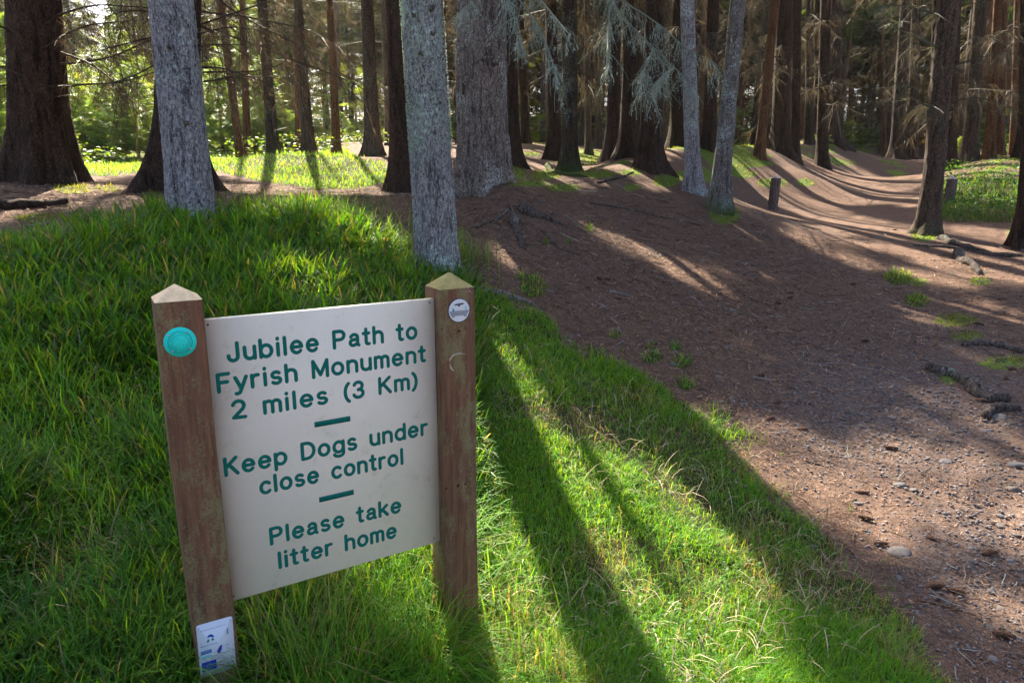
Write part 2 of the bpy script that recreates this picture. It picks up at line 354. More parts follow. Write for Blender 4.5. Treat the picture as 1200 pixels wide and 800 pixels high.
fn = tex(nt, 'Noise', 340, co, 3, .8); c = mix(nt, 1.0, c, ramp(nt, fn.outputs[0], [(.40, (.38,)*3), (.60, (1.75,)*3)]), 'MULTIPLY')
nt.links.new(c, b.inputs['Base Color']); b.inputs['Roughness'].default_value = .93; b.inputs['Specular IOR Level'].default_value = .15
hh = mth(nt, 'ADD', mth(nt, 'MULTIPLY', n3.outputs[0], .6), mth(nt, 'ADD', n2.outputs[0], mth(nt, 'MULTIPLY', n4.outputs[0], .3)))
bump(nt, b, hh, .8, .02)
nx, ny = len(ax), len(ay); i = (np.arange(ny-1)[:, None]*nx+np.arange(nx-1)[None]).ravel()
gq = np.stack([i, i+1, i+nx+1, i+nx], -1)
g = mesh('ground', np.c_[gx, gy, g1], gq, gm, None, True, np.c_[mg, mm, np.clip(pth*.35+stony, 0, 1)]); g['kind'] = 'structure'
print('ground verts', len(gx))

# ------------------------------------------------------------------ sign
DV = np.array([.856907, .51547, 0]); DV /= np.linalg.norm(DV); NV = np.array([DV[1], -DV[0], 0])
P0 = at(508, 350, 1.85); C0 = float(P0@NV)
def onboard(u, v, off=0):
    r = ray(u, v); t = (C0+off)/(NV@r); P = r*t; return P@DV, P[2]+CAMH
# sign frame: local x along DV, local y = away from camera, z up
SB = DV*0.48 + NV*C0; sz = float(gz(SB[0], SB[1])[0])
sgn = thing('signpost', (SB[0], SB[1], sz), 'white board sign with green routed lettering between two brown wooden posts in the grass', 'sign')
sgn.rotation_euler = (0, 0, math.atan2(DV[1], DV[0]))
def L(s, z): return s-.48, z-sz       # local x, local z
mw, nt, b = newmat('stained_timber')
co = objco(nt, (1, 1, .07)); co1 = objco(nt)
g1_ = tex(nt, 'Noise', 95, co, 5, .65); g2_ = tex(nt, 'Noise', 22, co, 3, .6); al = tex(nt, 'Noise', 16, objco(nt, (1, 1, .35)), 6, .75); fine = tex(nt, 'Noise', 240, co1, 3)
c = mix(nt, ramp(nt, g1_.outputs[0], [(.3, (0,)*3), (.7, (1,)*3)]), (.085, .038, .019), (.25, .125, .066))
c = mix(nt, ramp(nt, g2_.outputs[0], [(.4, (0,)*3), (.7, (.6,)*3)]), c, (.135, .072, .05))
sx = nt.nodes.new('ShaderNodeSeparateXYZ'); nt.links.new(co1, sx.inputs[0])
am = mth(nt, 'ADD', al.outputs[0], mth(nt, 'MULTIPLY', mth(nt, 'SUBTRACT', fine.outputs[0], .5), .45))
c = mix(nt, ramp(nt, am, [(.50, (0,)*3), (.64, (.85,)*3)]), c, (.21, .20, .095))
grp = ramp(nt, g1_.outputs[0], [(.24, (1,)*3), (.36, (0,)*3)])
c = mix(nt, mth(nt, 'MULTIPLY', grp, .6), c, (.04, .02, .015))
nt.links.new(c, b.inputs['Base Color']); b.inputs['Roughness'].default_value = .72; b.inputs['Specular IOR Level'].default_value = .3
bump(nt, b, mth(nt, 'ADD', g1_.outputs[0], mth(nt, 'MULTIPLY', fine.outputs[0], .4)), .5, .003)
mtop = plain('painted_sun_end_grain', (.66, .52, .33), .85, .2, .5, 55)  # left cap's direct sunlight is put into this paler wood colour
mtopg = plain('algae_end_grain', (.26, .23, .09), .9, .2, .55, 45)
def post(s0, s1, ztop, zap, topmat, jog):
    x0, x1 = s0-.48, s1-.48; y0, y1 = -.04, .062; zb = -.45; zt = ztop-sz; bv = .0035
    a = Acc(); prof = [(x0+bv, y0), (x1-bv, y0), (x1, y0+bv), (x1, y1-bv), (x1-bv, y1), (x0+bv, y1), (x0, y1-bv), (x0, y0+bv)]
    zs = np.linspace(zb, zt, 24); V = np.array([[(x, y, z) for (x, y) in prof] for z in zs])
    V[:, :, 0] += (.0012*np.sin(zs*7+jog))[:, None]; V = V.reshape(-1, 3)
    i = np.arange(23)[:, None]*8; j = np.arange(8)[None]; Q = np.stack([i+j, i+(j+1) % 8, i+8+(j+1) % 8, i+8+j], -1).reshape(-1, 4)
    po = mesh('post', V, Q, mw, sgn)
    ring = V[-8:]; ap = np.array([(x0+x1)/2, (y0+y1)/2, zap-sz]); ap2 = ap.copy()
    mesh('post_cap', np.vstack([ring+np.array([0, 0, .0]), (ring+ap)/2+rng.normal(0, .0006, (8, 3)), ap[None]]),
         [np.array([(k, (k+1) % 8, 8+(k+1) % 8, 8+k) for k in range(8)]), np.array([(8+k, 8+(k+1) % 8, 16) for k in range(8)])], topmat, po)
    return po
pl_ = post(.0875, .1845, 1.247, 1.280, mtop, 0); pr_ = post(.771, .876, 1.222, 1.262, mtopg, 2)
mb, nt, b = newmat('painted_board'); co1 = objco(nt)
st = tex(nt, 'Noise', 5, co1, 6, .7); sp2 = tex(nt, 'Noise', 45, co1, 5, .8); vs = tex(nt, 'Voronoi', 60, co1)
c = mix(nt, ramp(nt, st.outputs[0], [(.35, (0,)*3), (.75, (1,)*3)]), (.84, .79, .66), (.75, .71, .57))
c = mix(nt, ramp(nt, mth(nt, 'ADD', sp2.outputs[0], mth(nt, 'MULTIPLY', mth(nt, 'SUBTRACT', st.outputs[0], .5), .7)), [(.58, (0,)*3), (.76, (.6,)*3)]), c, (.48, .47, .31))
c = mix(nt, ramp(nt, vs.outputs['Distance'], [(.03, (.8,)*3), (.06, (0,)*3)]), c, (.30, .28, .25))
nt.links.new(c, b.inputs['Base Color']); b.inputs['Roughness'].default_value = .5; bump(nt, b, sp2.outputs[0], .12, .002)
x0, x1 = .186-.48, .7705-.48; z0, z1 = .4615-sz, 1.193-sz; e = .0015
V = []; 
for (y, q) in ((0, e), (e, 0), (.018-e, 0), (.018, e)): V += [(x0, y, z0+q), (x1, y, z0+q), (x1, y, z1-q), (x0, y, z1-q)]
Q = [(0, 1, 2, 3), (12, 15, 14, 13)]+[(4*k+j, 4*k+4+j, 4*k+4+(j+1) % 4, 4*k+(j+1) % 4) for k in range(3) for j in range(4)]
board = mesh('board', V, np.array(Q), mb, sgn)
mboardscrew = plain('rusty_screw', (.12, .09, .07), .6, .4, .3, 200, .5)
mg_ = plain('green_enamel', (.004, .15, .12), .8, .15, .15, 40)
# routed single-stroke letters
def arc(cx, cy, rx, ry, a0, a1, n=14): return [(cx+rx*math.cos(math.radians(t)), cy+ry*math.sin(math.radians(t))) for t in np.linspace(a0, a1, n)]
X = .70
def glyph(ch):
    m = .345; r = .345
    bowl = arc(.27, m, .27, r, 0, 360, 24)
    G = {
     'J': (.50, [[(.45, 1), (.45, .28)]+arc(.23, .24, .22, .24, 0, -180, 12)[1:]+[(.01, .30)]]),
     'P': (.58, [[(.0, 0), (0, 1), (.30, 1)]+arc(.32, .74, .24, .26, 90, -90, 12)+[(0, .48)]]),
     'F': (.50, [[(0, 0), (0, 1), (.50, 1)], [(0, .53), (.42, .53)]]),
     'M': (.74, [[(0, 0), (0, 1), (.37, .12), (.74, 1), (.74, 0)]]),
     'K': (.58, [[(0, 0), (0, 1)], [(.54, 1), (.0, .42)], [(.19, .60), (.58, 0)]]),
     'D': (.64, [[(0, 0), (0, 1), (.24, 1)]+arc(.24, .5, .40, .5, 90, -90, 16)+[(0, 0)]]),
     '2': (.54, [arc(.27, .72, .25, .28, 165, -10, 12)+[(.46, .52), (.02, .03), (.54, 0)]]),
     '3': (.50, [arc(.24, .75, .22, .25, 160, -90, 12)+arc(.24, .26, .25, .26, 85, -165, 14)]),
     '(': (.22, [arc(.42, .42, .36, .66, 118, 242, 12)]), ')': (.22, [arc(-.2, .42, .36, .66, 62, -62, 12)]),
     'a': (.50, [[(.06, .56)]+arc(.25, .50, .19, .19, 140, 0, 9)+[(.44, .06), (.50, 0)], [(.44, .40), (.22, .37)]+arc(.19, .19, .18, .18, 100, 270, 9)+[(.34, .06), (.44, .20)]]),
     'b': (.54, [[(0, 1), (0, 0)], bowl]), 'd': (.54, [[(.54, 1), (.54, 0)], bowl]),
     'p': (.54, [[(0, .69), (0, -.3)], bowl]), 'g': (.54, [[(.54, .69), (.54, -.08)]+arc(.27, -.08, .27, .2, 0, -165, 10)[1:], bowl]),
     'o': (.54, [bowl]), 'c': (.48, [arc(.27, m, .27, r, 45, 315, 18)]),
     'e': (.54, [[(.01, .36), (.53, .36)]+arc(.27, m, .26, r, 3, 318, 20)]),
     'i': (.06, [[(.03, 0), (.03, .69)], [(.03, .97), (.03, 1.0)]]), 'l': (.06, [[(.03, 0), (.03, 1)]]),
     'h': (.48, [[(0, 0), (0, 1)], [(0, .42)]+arc(.24, .44, .24, .26, 170, 0, 10)+[(.48, 0)]]),
     'n': (.48, [[(0, 0), (0, .69)], [(0, .42)]+arc(.24, .44, .24, .26, 170, 0, 10)+[(.48, 0)]]),
     'u': (.48, [[(.48, .69), (.48, 0)], [(0, .69), (0, .25)]+arc(.24, .26, .24, .26, 180, 350, 10)]),
     'm': (.74, [[(0, 0), (0, .69)], [(0, .46)]+arc(.185, .5, .185, .2, 170, 0, 9)+[(.37, 0)], [(.37, .46)]+arc(.555, .5, .185, .2, 170, 0, 9)+[(.74, 0)]]),
     'r': (.30, [[(0, 0), (0, .69)], [(0, .40)]+arc(.24, .42, .24, .27, 175, 75, 8)]),
     's': (.44, [arc(.22, .515, .19, .175, 35, 265, 12)+arc(.22, .175, .21, .175, 85, -145, 12)]),
     't': (.30, [[(.13, .95), (.13, .15)]+arc(.25, .13, .12, .13, 180, 290, 6), [(-.02, .69), (.29, .69)]]),
     'k': (.48, [[(0, 0), (0, 1)], [(.44, .69), (0, .28)], [(.17, .43), (.48, 0)]]),
     'y': (.50, [[(0, .69), (.26, 0)], [(.52, .69), (.24, -.06)]+[(.18, -.22), (.06, -.28), (0, -.26)]]),
    }
    return G[ch]
def stroke(a, pts, r, y=-.0002, flat=.10):
    P = np.array(pts, float)
    if len(P) > 1:
        # resample corner-free: keep points, add hemispherical ends
        d0 = P[0]-P[1]; d0 /= np.linalg.norm(d0)+1e-9; d1 = P[-1]-P[-2]; d1 /= np.linalg.norm(d1)+1e-9
        ends0 = [(P[0]+d0*r*math.sin(t), math.cos(t)) for t in (1.5, 1.1, .6)]; ends1 = [(P[-1]+d1*r*math.sin(t), math.cos(t)) for t in (.6, 1.1, 1.5)]
        # split sharp corners into separate runs
        runs = [[0]]
        for k in range(1, len(P)-1):
            a0 = P[k]-P[k-1]; a1 = P[k+1]-P[k]
            runs[-1].append(k)
            if (a0@a1)/(np.linalg.norm(a0)*np.linalg.norm(a1)+1e-9) < .6: runs.append([k])
        runs[-1].append(len(P)-1)
        for rn in runs:
            R = P[rn]
            if len(R) < 2: continue
            d0 = R[0]-R[1]; d0 /= np.linalg.norm(d0)+1e-9; d1 = R[-1]-R[-2]; d1 /= np.linalg.norm(d1)+1e-9
            pp = [R[0]+d0*r*math.sin(t) for t in (1.5, 1.1, .6)]+list(R)+[R[-1]+d1*r*math.sin(t) for t in (.6, 1.1, 1.5)]
            rr = [r*math.cos(t) for t in (1.5, 1.1, .6)]+[r]*len(R)+[r*math.cos(t) for t in (.6, 1.1, 1.5)]
            pp = np.array(pp); rr = np.array(rr); T = np.gradient(pp, axis=0); T /= np.linalg.norm(T, axis=1)[:, None]+1e-9
            Nn = np.c_[-T[:, 1], T[:, 0]]; n = 7; an = np.linspace(0, PI, n)
            V = np.zeros((len(pp), n, 3))
            for q in range(n):
                V[:, q, 0] = pp[:, 0]+Nn[:, 0]*rr*math.cos(an[q]); V[:, q, 2] = pp[:, 1]+Nn[:, 1]*rr*math.cos(an[q]); V[:, q, 1] = y-flat*rr*math.sin(an[q])
            m_ = len(pp); i = np.arange(m_-1)[:, None]*n; j = np.arange(n-1)[None]
            a.add(V, np.stack([i+j, i+j+1, i+n+j+1, i+n+j], -1).reshape(-1, 4))
def text_line(txt, u0, v0, u1, v1, cap=.051):
    s0, za = onboard(u0, v0); s1, zb = onboard(u1, v1)
    adv = []; x = 0; SPC = .62; GAP = .30
    for ch in txt:
        if ch == ' ': x += SPC; continue
        wd, st = glyph(ch); adv.append((ch, x, st)); x += wd+GAP
    W = x-GAP; r = .0046; k = (s1-s0-2*r)/W
    for ch, px_, st in adv:
        a = Acc()
        for pl in st: stroke(a, [(s0-.48+r+(px_+qx)*k, za+(zb-za)*((px_)/W)-sz+r+qy*(cap-2*r)) for (qx, qy) in pl], r)
        a.build('letter', mg_, board, True)
text_line('Jubilee Path to', 266, 425.5, 489.5, 397.3); text_line('Fyrish Monument', 254.5, 461.5, 499.5, 424); text_line('2 miles (3 Km)', 271.5, 492.5, 491, 455)
text_line('Keep Dogs under', 263, 559, 501.7, 509.5); text_line('close control', 304.5, 580.5, 473.5, 544)
text_line('Please take', 316.5, 639.3, 470.8, 600); text_line('litter home', 326, 667, 465.5, 629.5)
for (uu_, vv_) in ((503.5, 354.5), (508, 630), (243.5, 380.5), (274, 698)):
    s0, za = onboard(uu_, vv_); zq = za-sz; xq = s0-.48; t_ = np.arange(10)*2*PI/10
    V = np.vstack([np.c_[xq+.0028*np.cos(t_), np.full(10, .0004), zq+.0028*np.sin(t_)], np.c_[xq+.0022*np.cos(t_), np.full(10, -.0012), zq+.0022*np.sin(t_)], [[xq, -.0016, zq]]])
    mesh('screw', V, [np.array([(k, (k+1) % 10, 10+(k+1) % 10, 10+k) for k in range(10)]), np.array([(10+k, 10+(k+1) % 10, 20) for k in range(10)])], mboardscrew, board)
for (ua, va, ub, vb) in ((368.5, 497.3, 410.5, 490.3), (374, 585, 414.5, 576.5)):
    s0, za = onboard(ua, va); s1, zb = onboard(ub, vb); zc_ = (za+zb)/2-sz
    V, Q = box(s0-.48, s1-.48, -.0009, .001, zc_-.0072, zc_+.0072); mesh('dash', V, Q, mg_, board)
def disc(a, cx, cz, y, r, n=40, c=None, th=.0):
    t = np.arange(n)*2*PI/n; ring = np.c_[cx+r*np.cos(t), np.full(n, y), cz+r*np.sin(t)]
    V = np.vstack([ring, ring*[1, 0, 1]+[0, y+th, 0], [[cx, y, cz]]])
    T = [(k, (k+1) % n, 2*n) for k in range(n)]; Q = [(k, n+k, n+(k+1) % n, (k+1) % n) for k in range(n)] if th else None
    a.add(V, Q, T, c)
def ringm(a, cx, cz, y, r, w_, n=40, c=None):
    t = np.arange(n)*2*PI/n; V = np.vstack([np.c_[cx+(r+s)*np.cos(t), np.full(n, y), cz+(r+s)*np.sin(t)] for s in (-w_, w_)])
    a.add(V, [(k, (k+1) % n, n+(k+1) % n, n+k) for k in range(n)], None, c)
def rect(a, cx, cz, y, hw, hh, rot=0, c=None):
    V = np.array([(-hw, -hh), (hw, -hh), (hw, hh), (-hw, hh)]); cr, sr = math.cos(rot), math.sin(rot)
    V = np.c_[cx+V[:, 0]*cr-V[:, 1]*sr, np.full(4, y), cz+V[:, 0]*sr+V[:, 1]*cr]; a.add(V, [(0, 1, 2, 3)], None, c)
def poly(a, pts, y, c):
    n = len(pts); V = [(p[0], y, p[1]) for p in pts]; cx = np.mean(np.array(V), 0); a.add(V+[cx], None, [(k, (k+1) % n, n) for k in range(n)], c)
mprint, nt, b = newmat('printed_plate'); at_ = nt.nodes.new('ShaderNodeAttribute'); at_.attribute_name = 'col'; nt.links.new(at_.outputs['Color'], b.inputs['Base Color']); b.inputs['Roughness'].default_value = .7; b.inputs['Specular IOR Level'].default_value = .15
msc = plain('screw_steel', (.5, .5, .5), .35, .5, .1, 60, .9)
def screw(x, z, y, parent, r=.0026):
    a = Acc(); n = 12
    for k, (rr, dy) in enumerate(((r, 0), (r*.85, -.0012), (r*.4, -.0017))): pass
    rg = [np.c_[x+rr*np.cos(np.arange(n)*2*PI/n), np.full(n, y+dy), z+rr*np.sin(np.arange(n)*2*PI/n)] for rr, dy in ((r, .0005), (r*.9, -.001), (r*.5, -.0018))]
    V = np.vstack(rg+[[[x, y-.002, z]]]); Q = [(k*n+j, k*n+(j+1) % n, (k+1)*n+(j+1) % n, (k+1)*n+j) for k in range(2) for j in range(n)]
    a.add(V, Q, [(2*n+j, 2*n+(j+1) % n, 3*n) for j in range(n)]); a.build('screw', msc, parent, True)
def tinytext(body, size, x, z, y, rot, parent, color):
    cu = bpy.data.curves.new('print', 'FONT'); cu.body = body; cu.size = size; cu.resolution_u = 2
    ob = bpy.data.objects.new('tmp', cu); COL.objects.link(ob); dg = bpy.context.evaluated_depsgraph_get(); dg.update()
    me = bpy.data.meshes.new_from_object(ob.evaluated_get(dg)); bpy.data.objects.remove(ob)
    me.name = 'print'; me.materials.clear(); me.materials.append(color)
    if len(me.vertices): me.transform(Matrix.Translation((x, y, z)) @ Matrix.Rotation(rot, 4, 'Y') @ Matrix.Rotation(PI/2, 4, 'X'))
    return part('lettering', me, parent)
mink = plain('dark_ink', (.03, .04, .05), .6, .3, .1); minkb = plain('blue_ink', (.04, .10, .35), .6, .3, .1); minkt = plain('teal_ink', (.06, .38, .33), .6, .3, .1)
yf = -.04
# turquoise waymark disc
s_, z_ = onboard(211, 400.5, .04); cx, cz = L(s_, z_); a = Acc(); tq = (.03, .82, .70)
disc(a, cx, cz, yf-.003, .0335, 48, tq, .003); ringm(a, cx, cz, yf-.0036, .0245, .0006, 40, (.005, .30, .27)); ringm(a, cx, cz, yf-.0036, .0165, .0004, 40, (.005, .34, .31))
for k in range(44):
    t = k*2*PI/44
    if k % 9 == 4: continue
    rect(a, cx+.0206*math.cos(t), cz+.0206*math.sin(t), yf-.0037, .0004, .0011, t, (.004, .25, .23))
for k in range(22):
    rect(a, cx+rng.uniform(-.011, .011), cz+rng.uniform(-.011, .011), yf-.0037, .0005, .0005, 0, (.004, .28, .26))
bd = a.build('waymark_disc', mprint, sgn); bd['label'] = 'round turquoise disc with four screws'
for t in (50, 140, 228, 318): screw(cx+.0265*math.cos(math.radians(t)), cz+.0265*math.sin(math.radians(t)), yf-.0035, bd)
# white round emblem disc
s_, z_ = onboard(537.5, 363.5, .04); cx, cz = L(s_, z_); a = Acc(); wh = (.72, .76, .80); dk = (.02, .06, .10); y1_ = yf-.0025
disc(a, cx, cz, y1_, .0335, 48, dk, .0025); disc(a, cx, cz, y1_-.0004, .0315, 48, wh)
y2_ = y1_-.0008
poly(a, [(cx-.016, cz+.0165), (cx-.007, cz+.0195), (cx-.002, cz+.018), (cx, cz+.0235), (cx+.002, cz+.018), (cx+.008, cz+.0205), (cx+.017, cz+.0185), (cx+.011, cz+.0155), (cx+.003, cz+.0150), (cx+.0025, cz+.0105), (cx-.0025, cz+.0105), (cx-.003, cz+.0148), (cx-.011, cz+.0145)], y2_, dk)
poly(a, [(cx-.021, cz-.001), (cx-.019, cz+.010), (cx-.0165, cz+.005), (cx-.0145, cz+.003), (cx-.015, cz-.001)], y2_, (.02, .33, .33))
poly(a, [(cx+.019, cz+.001), (cx+.017, cz+.006), (cx+.020, cz+.012), (cx+.024, cz+.006), (cx+.023, cz+.001)], y2_, (.30, .62, .66))
for row in range(4):
    zz = cz-.004-row*.0042+ .0
    for k in range(-6, 7):
        xx = cx+(k+(row % 2)*.5)*.0045; arch = -.013-.011*((xx-cx)/.026)**2
        if abs(xx-cx) > math.sqrt(max(0, .030**2-(zz-cz)**2))-.002 or (zz-cz) < arch: continue
        ringm(a, xx, zz, y2_, .0016, .0006, 5, dk)
rect(a, cx, cz-.001, y2_, .030, .0004, 0, dk)
a.build('emblem_disc', mprint, sgn)['label'] = 'round white disc with a bird above a stone wall'
# scratched arc and pink splash on the right post
a = Acc(); pp = [L(*onboard(u, v, .04)) for (u, v) in ((545, 414.5), (538, 414), (531, 416), (527.5, 421), (527, 427), (529, 432), (532, 434.5))]
V, Q = tube([(x, yf, z) for x, z in pp], [.001, .0024, .003, .0033, .0028, .0036, .0012], 6); V[:, 1] = yf+(V[:, 1]-yf)*.25; a.add(V, Q)
a.build('scratch', plain('pale_scratch', (.46, .40, .32), .9, .1, .4, 200), pr_)
a = Acc()
for (u, v, r) in ((548, 337, .0028), (550, 341, .0026), (546.5, 341.5, .0022), (551.5, 336, .0014), (553, 342.5, .0013)):
    x, z = L(*onboard(u, v, .04)); disc(a, x, z, yf-.0005-rng.uniform(0, .0003), r, 7, None, .001)
a.build('paint_splash', plain('pink_paint', (.50, .28, .36), .7, .2, .4, 300), pr_)
mknot = plain('knot_dark', (.05, .025, .018), .9, .1, .3, 200)
for (u, v, r, side) in ((518, 386, .0022, 0), (538, 387.5, .0035, 0), (523, 572, .0032, 0), (537, 569, .0045, 0), (545, 567, .003, 0)):
    x, z = L(*onboard(u, v, .04)); a = Acc(); disc(a, x, z, yf-.0006, r, 10, None, .001); a.build('bolt_hole', mknot, pr_)
# sponsor plate
cs = [onboard(u, v, .04) for (u, v) in ((228.5, 733), (271, 721), (277.5, 781), (236.5, 793))]
cc = [L(*q) for q in cs]; mx = np.mean([q[0] for q in cc]); mz = np.mean([q[1] for q in cc])
ang = math.atan2(cc[1][1]-cc[0][1], cc[1][0]-cc[0][0]); pw = math.hypot(cc[1][0]-cc[0][0], cc[1][1]-cc[0][1]); ph = math.hypot(cc[0][0]-cc[3][0], cc[0][1]-cc[3][1])
print('plate', pw, ph, ang)
def PL(fx, fz):  # fraction from top-left
    lx, lz = (fx-.5)*pw, (.5-fz)*ph; return mx+lx*math.cos(ang)-lz*math.sin(ang), mz+lx*math.sin(ang)+lz*math.cos(ang)
a = Acc(); yp = yf-.0022
crn = []
for (fx, fz, a0) in ((.05, .96, 180), (.95, .96, 270), (.95, .04, 0), (.05, .04, 90)):
    for t in (0, 45, 90): crn.append(PL(fx+.05*math.cos(math.radians(a0+t)), fz-.04*math.sin(math.radians(a0+t))))
V = [(x, yp, z) for x, z in crn]+[(x, yf, z) for x, z in crn]+[(mx, yp, mz)]
a.add(V, [(k, 12+k, 12+(k+1) % 12, (k+1) % 12) for k in range(12)], [(k, (k+1) % 12, 24) for k in range(12)], (.66, .72, .82))
y2_ = yp-.0004; blue = (.015, .06, .42)
def R4(f0, g0, f1, g1, c, y=None): poly(a, [PL(f0, g1), PL(f1, g1), PL(f1, g0), PL(f0, g0)], y2_ if y is None else y, c)
R4(.06, .72, .46, .90, blue)
for k in range(12):
    t = k*PI/6; x, z = PL(.26, .81); disc(a, x+.0056*math.cos(t), z+.0056*math.sin(t), y2_-.0003, .00085, 5, (.75, .62, .05))
poly(a, [PL(.26, .27), PL(.30, .23), PL(.37, .215), PL(.44, .25), PL(.46, .30), PL(.36, .27)], y2_, (.03, .09, .45))
poly(a, [PL(.24, .36), PL(.27, .31), PL(.33, .30), PL(.31, .36)], y2_, (.02, .28, .20)); poly(a, [PL(.37, .31), PL(.42, .30), PL(.46, .335), PL(.40, .36)], y2_, (.02, .28, .20))
poly(a, [PL(.82, .20), PL(.86, .20), PL(.86, .31), PL(.81, .31)], y2_, (.15, .3, .5))
poly(a, [PL(.52, .62), PL(.50, .57), PL(.58, .50), PL(.66, .47), PL(.64, .56), PL(.58, .63)], y2_, (.05, .05, .40))
R4(.06, .50, .36, .57, (.10, .22, .50)); R4(.06, .60, .36, .65, (.22, .55, .60))
for k, (x, z, w_) in enumerate(((.5, .72, .42), (.7, .745, .2), (.55, .80, .1), (.8, .80, .16), (.78, .86, .2), (.6, .86, .08), (.78, .50, .14), (.78, .56, .15))): R4(x-w_/2+.05, z, x+w_/2, z+.008, (.25, .27, .33))
plate = a.build('sponsor_plate', mprint, sgn); plate['label'] = 'small white plate with logos and a blue flag of stars'
for fx, fz in ((.06, .06), (.94, .06), (.94, .95), (.07, .95)): x, z = PL(fx, fz); screw(x, z, yp-.0004, plate, .0021)
x, z = PL(.10, .125); tinytext('Developed with the assistance of', .0042, x, z, y2_, -ang, plate, mink)
x, z = PL(.05, .425); tinytext('Highlands & Islands', .0052, x, z, y2_, -ang, plate, minkb)
x, z = PL(.07, .56); tinytext('SCOTTISH', .0048, x, z, y2_-.0004, -ang, plate, minkb)
x, z = PL(.66, .52); tinytext('European', .0036, x, z, y2_, -ang, plate, minkb)

# ------------------------------------------------------------------ twig and bough generators
def wander(p0, d, L_, n, droop=0., wob=.1, up=0.):
    P = [np.array(p0, float)]; d = np.array(d, float); d /= np.linalg.norm(d)
    for k in range(n):
        d = d+rng.normal(0, wob, 3)*.5+np.array([0, 0, -droop+up*k/n])/n; d /= np.linalg.norm(d); P.append(P[-1]+d*L_/n)
    return np.array(P)
def strip(a, P, w0, w1, c, side=None):
    """flat ribbon along P, cheap fine twig"""
    P = np.asarray(P); n = len(P); T = P[-1]-P[0]; T /= np.linalg.norm(T)+1e-9
    s = side if side is not None else rng.normal(0, 1, 3); s = s-T*(s@T); s /= np.linalg.norm(s)+1e-9
    wv = np.linspace(w0, w1, n)[:, None]*s; V = np.stack([P-wv, P+wv], 1).reshape(-1, 3)
    i = np.arange(n-1)*2; a.add(V, np.stack([i, i+1, i+3, i+2], -1), None, c)
def dead_branch(L_, r, ntw, lich=.4, droop=.25, hang=.5, sub=3, tw=.55):
    a = Acc(); P = wander((0, 0, 0), (1, 0, .06), L_, 9, droop, .13)
    cb = np.array((.085, .065, .05)); cl = np.array((.20, .24, .19))
    V, Q = tube(P, np.linspace(r, r*.25, len(P)), 5); a.add(V, Q, None, cb*.8)
    for k in range(ntw):
        t = rng.uniform(.12, 1); q = t*(len(P)-1); i = min(int(q), len(P)-2); p = P[i]+(P[i+1]-P[i])*(q-i)
        sd = rng.choice([-1, 1]); T = P[i+1]-P[i]; T /= np.linalg.norm(T)
        d = T*.7+np.array([0, sd*rng.uniform(.3, 1), 0])+np.array([0, 0, rng.normal(-hang, .3)])
        l = L_*tw*rng.uniform(.35, 1)*(1.1-t*.6); c = cb*rng.uniform(.7, 1.4)*(1-lich*rng.random())+cl*lich*rng.random()
        W = wander(p, d, l, 4, .3+hang*.5, .2); strip(a, W, r*.32, r*.10, c)
        for j in range(sub):
            m = rng.integers(1, 4); dd = (W[m+1]-W[m])/np.linalg.norm(W[m+1]-W[m])+rng.normal(0, .6, 3)+[0, 0, -.3]
            strip(a, wander(W[m], dd, l*rng.uniform(.2, .5), 2, .3, .2), r*.2, r*.06, c*rng.uniform(.8, 1.3))
    return a
def frond_tmpl(nf=6, ln=.42, wd=.10):
    """one flat spruce spray: spine along +x with tapering fingers, slightly drooped"""
    V = [(0, -.012, 0), (0, .012, 0), (1, 0, -.06)]; T = [(0, 1, 2)]
    for k in range(nf):
        x = .06+.86*k/nf; l = ln*(1-x*.62)
        for s in (-1, 1):
            n = len(V); xx = x+.03*s; V += [(xx-wd*.5, 0, -.03*x), (xx+wd*.5, 0, -.03*x), (xx+l*.75, s*l, -.05-.10*l), (xx+l*.30-wd*.3, s*l*.55, -.04)]; T += [(n, n+1, n+2), (n, n+2, n+3)]
    return np.array(V, float), np.array(T)
FT, FTT = frond_tmpl()
def fronds(P, D, size, col, tilt=None):
    """vectorised: one spray per point P along direction D"""
    n = len(P); D = D/(np.linalg.norm(D, axis=1)[:, None]+1e-9); up = np.array([0, 0, 1.])+rng.normal(0, .35, (n, 3))
    S = np.cross(up, D); S /= np.linalg.norm(S, axis=1)[:, None]+1e-9; U = np.cross(D, S)
    V = (FT[None, :, 0, None]*D[:, None]+FT[None, :, 1, None]*S[:, None]+FT[None, :, 2, None]*U[:, None])*size[:, None, None]+P[:, None]
    m = len(FT); T = FTT[None]+(np.arange(n)*m)[:, None, None]
    return V.reshape(-1, 3), T.reshape(-1, 3), np.repeat(col, m, axis=0)
def needlecol(n, base=(.05, .085, .03), var=.35):
    c = np.array(base)[None]*rng.uniform(1-var, 1+var, (n, 1)); c[:, 0] *= rng.uniform(.85, 1.25, n); return c
DEAD = [dead_branch(rng.uniform(1.3, 2.4), .014, 26, .35, rng.uniform(.1, .5), rng.uniform(.2, .8)).build('branch', M['twig'], link=False) for k in range(9)]
